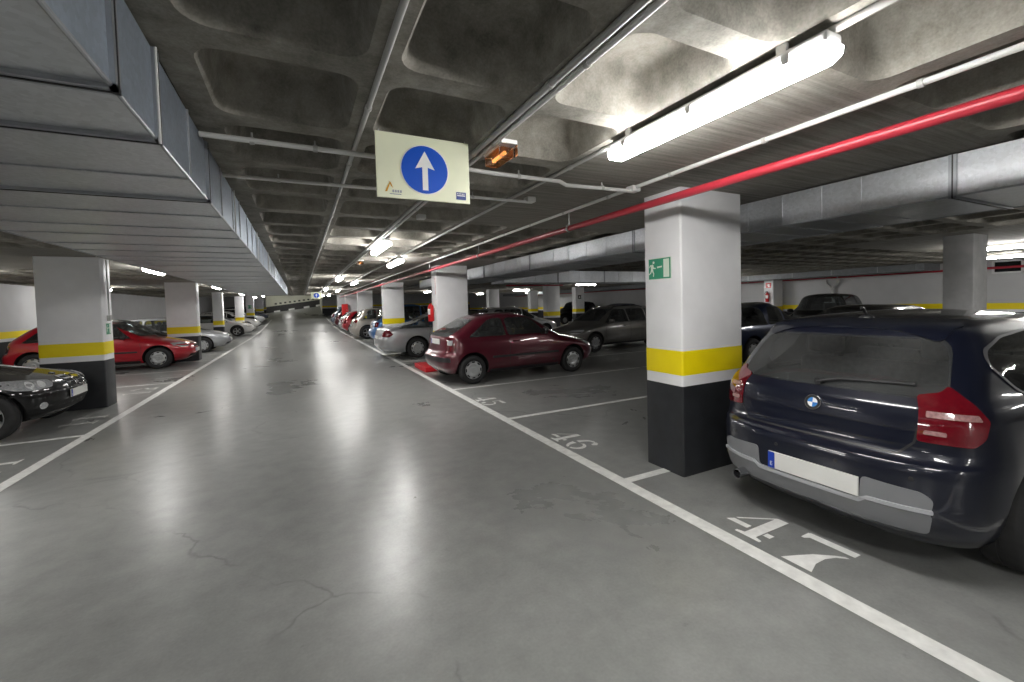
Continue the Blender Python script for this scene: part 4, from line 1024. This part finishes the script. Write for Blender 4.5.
    tube(bm, [h + Vector((.02, 0, 0)), h + Vector((-.035, 0, 0))], .022, 12)
    obj('rear_wiper', bm, M['dark'], c.root, 40)
    sp = c.patch('roof_spoiler', ('T',), rounded([(-L2 + .475, -.50), (-L2 + .475, .50), (-L2 + .66, .545), (-L2 + .69, .50), (-L2 + .69, -.50), (-L2 + .66, -.545)], .05), pm, off=.012, grid=.06, skirt=.014)
    bm = BM(); tp = c.ray(('T',), -L2 + .78, 0)[0]; lathe(bm, [(.045, -.01), (.04, .01), (.012, .03), (0, .032)], 16, 'z', tp); tube(bm, [tp + Vector((0, 0, .01)), tp + Vector((-.05, 0, .065)), tp + Vector((-.075, 0, .075))], .010, 8)
    obj('roof_antenna', bm, M['trim'], c.root, 40)
    bm = BM(); lathe(bm, [(.036, 0), (.036, -.12), (.030, -.12), (.028, -.01)], 20, 'x', (-L2 + .09, .45, .305)); obj('exhaust_pipe', bm, M['chrome'], c.root, 40)
    bm = BM(); lathe(bm, [(.0, -.02), (.028, -.02)], 20, 'x', (-L2 + .09, .45, .305), close=False); obj('exhaust_bore', bm, M['well'], c.root)
    for y in (-.52, -.18, .18, .52):
        h = c.ray(('R',), y, .60)[0]; bm = BM(); lathe(bm, [(0, -.004), (.011, -.004), (.011, .01)], 14, 'x', h); obj('parking_sensor', bm, M['trim'], c.root)
    c.both('fuel_flap' if False else 'sill', rounded(c.local([(1.25, .21), (3.05, .21), (3.05, .29), (1.25, .29)]), .02), M['trim'], off=.004, grid=.12)
    door_lines(c, [([(1.25, .33), (1.76, .31), (1.76, .975), (.98, .98), (.93, .86), (1.12, .62)], 1.02 + .12), ([(1.80, .31), (2.92, .31), (3.0, .62), (2.92, .97), (1.80, .975)], 1.98)])
    # front
    hp = [(-.30, .68), (-.27, .635), (-.06, .62), (.10, .64), (.24, .70), (.31, .77), (.10, .765), (-.14, .745), (-.28, .725)]
    hl = c.corners('headlamp', 1, rounded(hp, .025), M['lwhite'], ang=.72, x=L2 - .32, y=.66, off=.008, grid=.05)
    c.corners('lamp_lens', 1, [(-.16 + .042 * math.cos(2 * PI * k / 14), .683 + .042 * math.sin(2 * PI * k / 14)) for k in range(14)], M['lens'], ang=.72, x=L2 - .32, y=.66, parents=hl, off=.014, grid=.04, skirt=.006)
    c.corners('lamp_lens', 1, [(-.04 + .042 * math.cos(2 * PI * k / 14), .69 + .042 * math.sin(2 * PI * k / 14)) for k in range(14)], M['lens'], ang=.72, x=L2 - .32, y=.66, parents=hl, off=.014, grid=.04, skirt=.006)
    for sd in (1, -1):
        g = c.patch('grille_frame', ('F',), rounded([(sd * .03, .575), (sd * .21, .575), (sd * .24, .70), (sd * .20, .745), (sd * .025, .745)], .02), M['chrome'], off=.010, grid=.05)
        c.patch('grille', ('F',), rounded([(sd * .05, .592), (sd * .195, .592), (sd * .222, .69), (sd * .187, .728), (sd * .047, .728)], .018), M['well'], off=.012, grid=.05, parent=g, skirt=0)
        c.patch('fog_lamp', ('C', 1, sd, .5, L2 - .2, .55), [(.03 + .045 * math.cos(2 * PI * k / 14), .40 + .045 * math.sin(2 * PI * k / 14)) for k in range(14)], M['lwhite'], off=.006, grid=.05)
    c.patch('lower_grille', ('F',), rounded([(-.5, .29), (.5, .29), (.46, .42), (-.46, .42)], .03), M['well'], off=.003, grid=.07, skirt=0)
    plate(c, 1, .49, .52, .11)
    c.patch('bumper_line', ('F',), [(-.80, .565), (.80, .565), (.80, .575), (-.80, .575)], M['trim'], off=.002, grid=.06, skirt=0)
    mirror(c, 2.72 - L2, 1.02, pm); add_wheels(c, 'double' if 'black' in label else 'spoke5')
    for y in (-.36, .36): seat(c, 1.95 - L2, y, .985)
    seat(c, .98 - L2, 0, .985, 1.1, True, True)
    return c
def rail(c, x0, x1, y):
    for sd in (1, -1):
        bm = BM(); pts = []
        for k in range(9):
            x = x0 + (x1 - x0) * k / 8; h = c.ray(('T',), x - c.s.L / 2, sd * y)[0]
            pts.append(h + Vector((0, 0, .0 if k in (0, 8) else .045)))
        tube(bm, pts, .014, 8); obj('roof_rail', bm, M['trim'], c.root, 40)
def generic(sh, loc, rz, pm, label, pillars, style='cap', cut=True, name='hatchback', tail=None, head=None, doors=None, moulding=False, rails=None, glassmat=None, mf=.30, mr=.36, rz_=None, lampr='lred', group=None, plates=(1, 1), rear=True, roofm=None, mirror_x=None):
    c = CarB(sh, loc, rz, pm, label, name, cut, group); s = sh; L2 = s.L / 2
    auto_glass(c, pillars, mf, mr, rz=rz_, glass=glassmat, rear=rear); c.body(); panes(c)
    b = s.belt
    t = tail or dict(poly=[(-.13, b - .25), (.10, b - .25), (.12, b - .05), (-.10, b - .03)], ang=.6, x=.17, y=.70)
    tl = c.corners('tail_lamp', -1, rounded(t['poly'], .02), M[lampr], ang=t['ang'], x=-L2 + t['x'], y=t['y'], off=.007, grid=.06)
    if 'inner' in t: c.corners('lamp_band', -1, rounded(t['inner'], .01), M['lwhite'], ang=t['ang'], x=-L2 + t['x'], y=t['y'], parents=tl, off=.010, grid=.05, skirt=.004)
    n = s.nose_z
    h = head or dict(poly=[(-.20, n - .09), (.02, n - .10), (.20, n - .05), (.24, n + .03), (.0, n + .03), (-.18, n + .005)], ang=.75, x=.30, y=.62)
    c.corners('headlamp', 1, rounded(h['poly'], .02), M['lwhite'], ang=h['ang'], x=L2 - h['x'], y=h['y'], off=.006, grid=.06)
    c.patch('grille', ('F',), rounded([(-.30, n - .13), (.30, n - .13), (.33, n - .02), (-.33, n - .02)], .03), M['well'], off=.004, grid=.08, skirt=0)
    c.patch('lower_grille', ('F',), rounded([(-.48, .27), (.48, .27), (.46, .37), (-.46, .37)], .03), M['well'], off=.003, grid=.08, skirt=0)
    if plates[0]: plate(c, -1, t.get('pz', .78), .50, .11)
    if plates[1]: plate(c, 1, .46, .52, .11)
    c.both('sill', rounded(c.local([(s.rw + s.R + .10, .205), (s.fwx - s.R - .10, .205), (s.fwx - s.R - .10, .27), (s.rw + s.R + .10, .27)]), .02), M['trim'], off=.004, grid=.14)
    if moulding:
        c.both('side_moulding', rounded(c.local([(s.rw + s.R + .14, .50), (s.fwx - s.R - .14, .50), (s.fwx - s.R - .14, .545), (s.rw + s.R + .14, .545)]), .015), M['trim'], off=.014, grid=.12, skirt=.016)
    if doors: door_lines(c, doors)
    mirror(c, (mirror_x or s.xf(s.belt + .05) - .48) - L2, s.belt + .03, pm if not moulding else M['trim']); add_wheels(c, style)
    if rails: rail(c, *rails)
    if cut:
        xs = s.xf(s.cowl)
        for y in (-.34, .34): seat(c, xs - 1.25 - L2, y, s.belt + .02)
        seat(c, xs - 2.1 - L2, 0, s.belt + .02, 1.0, True, True)
        bm = BM(); cx = xs - .72 - L2
        pts = [(cx - .06 * math.sin(a) * .4, .34 + .18 * math.cos(a), s.belt + .02 + .15 * math.sin(a)) for a in [PI * k / 12 for k in range(13)]]
        tube(bm, pts, .013, 8); obj('steering_wheel', bm, M['trim'], c.root, 40)
    return c

XA = 2.42     # rear end of the right-hand row
c1 = build_compact((2.88 + 2.12, 1.61, 0), 0, PT['navy'], 'navy blue hatchback in the right foreground, seen from behind in bay 47')
c2 = build_compact((-3.02 - 2.12, 8.62, 0), 0, PT['black'], 'black hatchback at the left edge, nose towards the lane')
# maroon three-door hatchback
sh = hatch_shape(3.97, 1.69, 1.42, rw=.62, fwx=3.12, R=.29,
    rear=[(.20, .2), (.10, .27), (.02, .36), (.0, .46), (.0, .57), (.05, .615), (.09, .66), (.11, .78), (.125, .93), (.16, .99), (.34, 1.09), (.54, 1.20), (.74, 1.305), (.90, 1.36), (1.12, 1.395), (1.4, 1.413), (1.7, 1.42)],
    front=[(3.75, .2), (3.9, .3), (3.97, .45), (3.96, .54), (3.93, .60), (3.84, .66), (3.60, .745), (3.25, .83), (2.98, .89), (2.82, .95), (2.63, 1.07), (2.46, 1.18), (2.24, 1.30), (2.08, 1.36), (1.96, 1.395), (1.88, 1.412), (1.78, 1.42)], belt=.935, cowl=.90, nose=.66)
c3 = generic(sh, (2.44 + 1.985, 8.90, 0), .045, PT['maroon'], 'maroon three-door hatchback parked past the empty bays on the right', [1.42], 'cap', True, 'hatchback',
    tail=dict(poly=[(-.14, .68), (.10, .68), (.13, .90), (.04, .96), (-.12, .94)], inner=[(-.09, .80), (.04, .80), (.05, .90), (-.08, .90)], ang=.6, x=.17, y=.68, pz=.86),
    doors=[([(1.46, .30), (2.62, .30), (2.72, .6), (2.66, .89), (1.46, .90)], 1.62)], moulding=True, mr=.42, lampr='lredd')
c3.patch('rear_bumper_strip', ('R',), rounded([(-.74, .47), (.74, .47), (.74, .56), (-.74, .56)], .02), M['trim'], off=.008, grid=.08)
# red five-door hatchback at left
sh = hatch_shape(4.11, 1.71, 1.43, rw=.72, fwx=3.32, R=.31)
c4 = generic(sh, (-2.93 - 2.055, 16.40, 0), 0, PT['red'], 'bright red hatchback behind the nearest left column', [1.25, 2.12], 'cap', True, 'hatchback', moulding=True,
    doors=[([(1.30, .36), (2.10, .30), (2.10, .89), (.95, .90), (1.10, .62)], 1.25), ([(2.14, .30), (2.92, .30), (2.95, .62), (2.88, .89), (2.14, .89)], 2.30)])
# silver saloon
def saloon(L=4.82, W=1.82, Ht=1.45):
    rear = [(.2, .2), (.07, .3), (.0, .45), (.01, .6), (.04, .7), (.06, .80), (.10, .90), (.19, .955), (.50, .985), (.92, 1.015), (1.05, 1.05), (1.18, 1.12), (1.40, 1.22), (1.63, Ht - .13), (1.88, Ht - .065), (2.12, Ht - .025), (2.4, Ht - .006), (2.58, Ht)]
    front = [(L - .22, .2), (L - .07, .3), (L, .45), (L - .02, .6), (L - .08, .68), (L - .32, .78), (L - .75, .88), (L - 1.15, .95), (L - 1.32, 1.0), (L - 1.5, 1.1), (L - 1.68, 1.2), (L - 1.86, Ht - .13), (L - 2.0, Ht - .07), (L - 2.1, Ht - .03), (L - 2.18, Ht - .006), (L - 2.22, Ht)]
    return Shape(L, W, Ht, rear, front, .92, .95, .72, 1.12, L - .84, .315, ar=[(.2, .45), (.5, .5), (.9, .5), (1.02, .45), (1.1, .40), (Ht - .15, .4), (Ht, .5)])
c5 = generic(saloon(), (2.12 + 2.41, 14.05, 0), 0, PT['silver'], 'silver saloon beyond the column with the fire extinguisher', [1.85, 2.62], 'cap', True, 'saloon', mr=.42,
    tail=dict(poly=[(-.20, .70), (.10, .68), (.20, .76), (.10, .88), (-.04, .91), (-.16, .82)], ang=.62, x=.2, y=.76, pz=.66), doors=[([(1.72, .36), (2.73, .30), (2.73, .90), (1.55, .91), (1.50, .62)], 1.75), ([(2.77, .30), (3.50, .30), (3.55, .62), (3.48, .90), (2.77, .90)], 2.9)])
# blue people carrier behind the third column
sh = hatch_shape(4.1, 1.70, 1.72, belt=1.0, cowl=1.05, nose=.80, rw=.66, fwx=3.24, R=.31)
generic(sh, (2.70 + 2.05, 19.6, 0), 0, PT['blue'], 'light blue people carrier between the third column and the silver crossover', [1.25, 2.15], 'cap', True, 'people_carrier')
# silver crossover
sh = hatch_shape(4.35, 1.79, 1.60, belt=1.0, cowl=1.03, nose=.80, rw=.78, fwx=3.45, R=.335)
c7 = generic(sh, (2.28 + 2.17, 23.6, 0), 0, PT['champagne'], 'champagne silver crossover beyond the third column on the right', [1.3, 2.2], 'spoke5', True, 'crossover', tail=dict(poly=[(-.22, .82), (.10, .84), (.16, .98), (.0, .99), (-.20, .92)], ang=.6, x=.17, y=.74, pz=.70))
def low(label, sh, x, y, rz, pm, pillars=(1.3, 2.2), **k):
    return generic(sh, (x, y, fz(y)), rz, PT[pm], label, list(pillars), k.pop('style', 'cap'), k.pop('cut', False), k.pop('name', 'hatchback'), **k)
def HS(L=4.05, W=1.70, Ht=1.44): return hatch_shape(L, W, Ht, rw=.68, fwx=L - .86, R=.30)
def mpv(L=4.3, W=1.76, Ht=1.64): return hatch_shape(L, W, Ht, belt=1.0, cowl=1.05, nose=.80, rw=.74, fwx=L - .84, R=.315)
# far right row
low('red hatchback far down the right row, beyond the champagne crossover', HS(), 2.35 + 2.02, 29.3, 0, 'red')
low('pale silver hatchback far down the right row, beyond the red one', HS(), 2.35 + 2.02, 31.8, 0, 'silver')
low('maroon car far down the right row beyond the red hose cabinet', HS(), 2.35 + 2.02, 35.6, 0, 'maroon')
low('slate blue car farthest along the right row', mpv(), 2.25 + 2.15, 38.6, 0, 'slate', name='people_carrier')
# second row
sh = hatch_shape(4.42, 1.70, 1.44, belt=.90, cowl=.94, nose=.70, rw=.82, fwx=3.50, R=.30,
    rear=[(.16, .2), (.05, .28), (.0, .40), (.0, .55), (.03, .62), (.05, .75), (.06, .90), (.10, .98), (.18, 1.10), (.27, 1.22), (.36, 1.32), (.48, 1.385), (.8, 1.415), (1.3, 1.43), (1.9, 1.44)])
c8 = generic(sh, (7.30 + 2.2, 11.75, 0), PI + .10, PT['grey'], 'warm grey estate car facing the maroon hatchback in the second row', [1.05, 1.95], 'cap', True, 'estate_car', rails=(1.0, 2.6, .50), mr=.22,
    doors=[([(1.22, .36), (1.93, .30), (1.93, .88), (1.05, .88), (1.08, .62)], 1.2), ([(1.97, .30), (3.02, .30), (3.08, .62), (3.0, .88), (1.97, .88)], 2.15)])
c9 = generic(saloon(4.5, 1.74, 1.47), (10.7, 7.3, 0), 0, PT['dblue'], 'dark blue saloon seen between the nearest column and the navy hatchback', [1.75, 2.45], 'cap', True, 'saloon', doors=[([(2.64, .30), (3.2, .30), (3.26, .62), (3.2, .90), (2.64, .90)], 2.75)])
c10 = low('black car hidden behind the navy hatchback, only its roof showing', HS(4.2, 1.72, 1.40), 9.9, 4.5, PI, 'black', cut=True)
low('silver hatchback in the second row, behind the maroon hatchback roof', HS(4.22, 1.71, 1.46), 9.0, 17.9, 0, 'silver', cut=True)
low('black hatchback in the second row, left of the silver one behind the maroon roof', HS(4.2), 9.6, 22.3, PI, 'black')
# third row by the right wall
c11 = generic(mpv(4.2, 1.76, 1.66), (16.9, 8.75, 0), PI + .12, PT['black'], 'black people carrier by the right wall, above the navy hatchback roof', [1.25, 2.25], 'spoke5', True, 'people_carrier')
low('slate blue car by the third row column, behind the grey estate car', HS(4.1), 18.25, 21.7, PI, 'slate')
low('black people carrier in the third row, beside the second row column', mpv(), 18.25, 26.4, PI, 'black', name='people_carrier')
# left row
low('black hatchback directly behind the red hatchback', HS(), -3.35 - 2.02, 18.85, 0, 'black', cut=True)
low('silver car nose showing right of the second left column', HS(4.0, 1.68), -2.62 - 2.0, 21.3, 0, 'silver', cut=True)
sh = hatch_shape(4.46, 1.755, 1.47, rw=.90, fwx=3.54, R=.33)
generic(sh, (-2.72 - 2.23, 33.1, 0), 0, PT['white'], 'white hatchback beyond the narrow left column', [1.4, 2.35], 'spoke5', True, 'hatchback', lampr='lred')
low('second white hatchback beyond the first white one at left', HS(4.3, 1.75, 1.46), -2.72 - 2.15, 38.0, 0, 'white', style='spoke5')
low('silver hatchback third beyond the slim left columns', HS(4.2, 1.74, 1.45), -2.75 - 2.1, 43.2, 0, 'silver', style='spoke5')
low('dark hatchback farthest along the left row', HS(4.2, 1.74, 1.45), -2.75 - 2.1, 48.3, 0, 'slate')

# ------------------------------------------------------------------ light and view
w = bpy.data.worlds.new('world'); SC.world = w; w.use_nodes = True
w.node_tree.nodes['Background'].inputs[0].default_value = (.8, .85, .9, 1); w.node_tree.nodes['Background'].inputs[1].default_value = .3
SC.view_settings.view_transform = 'Standard'; SC.view_settings.look = 'None'; SC.view_settings.exposure = 1.2
SC.cycles.use_denoising = True
SC.cycles.max_bounces = 8; SC.cycles.diffuse_bounces = 5; SC.cycles.transparent_max_bounces = 12
SC.cycles.sample_clamp_indirect = 6
SC.cycles.caustics_reflective = False; SC.cycles.caustics_refractive = False
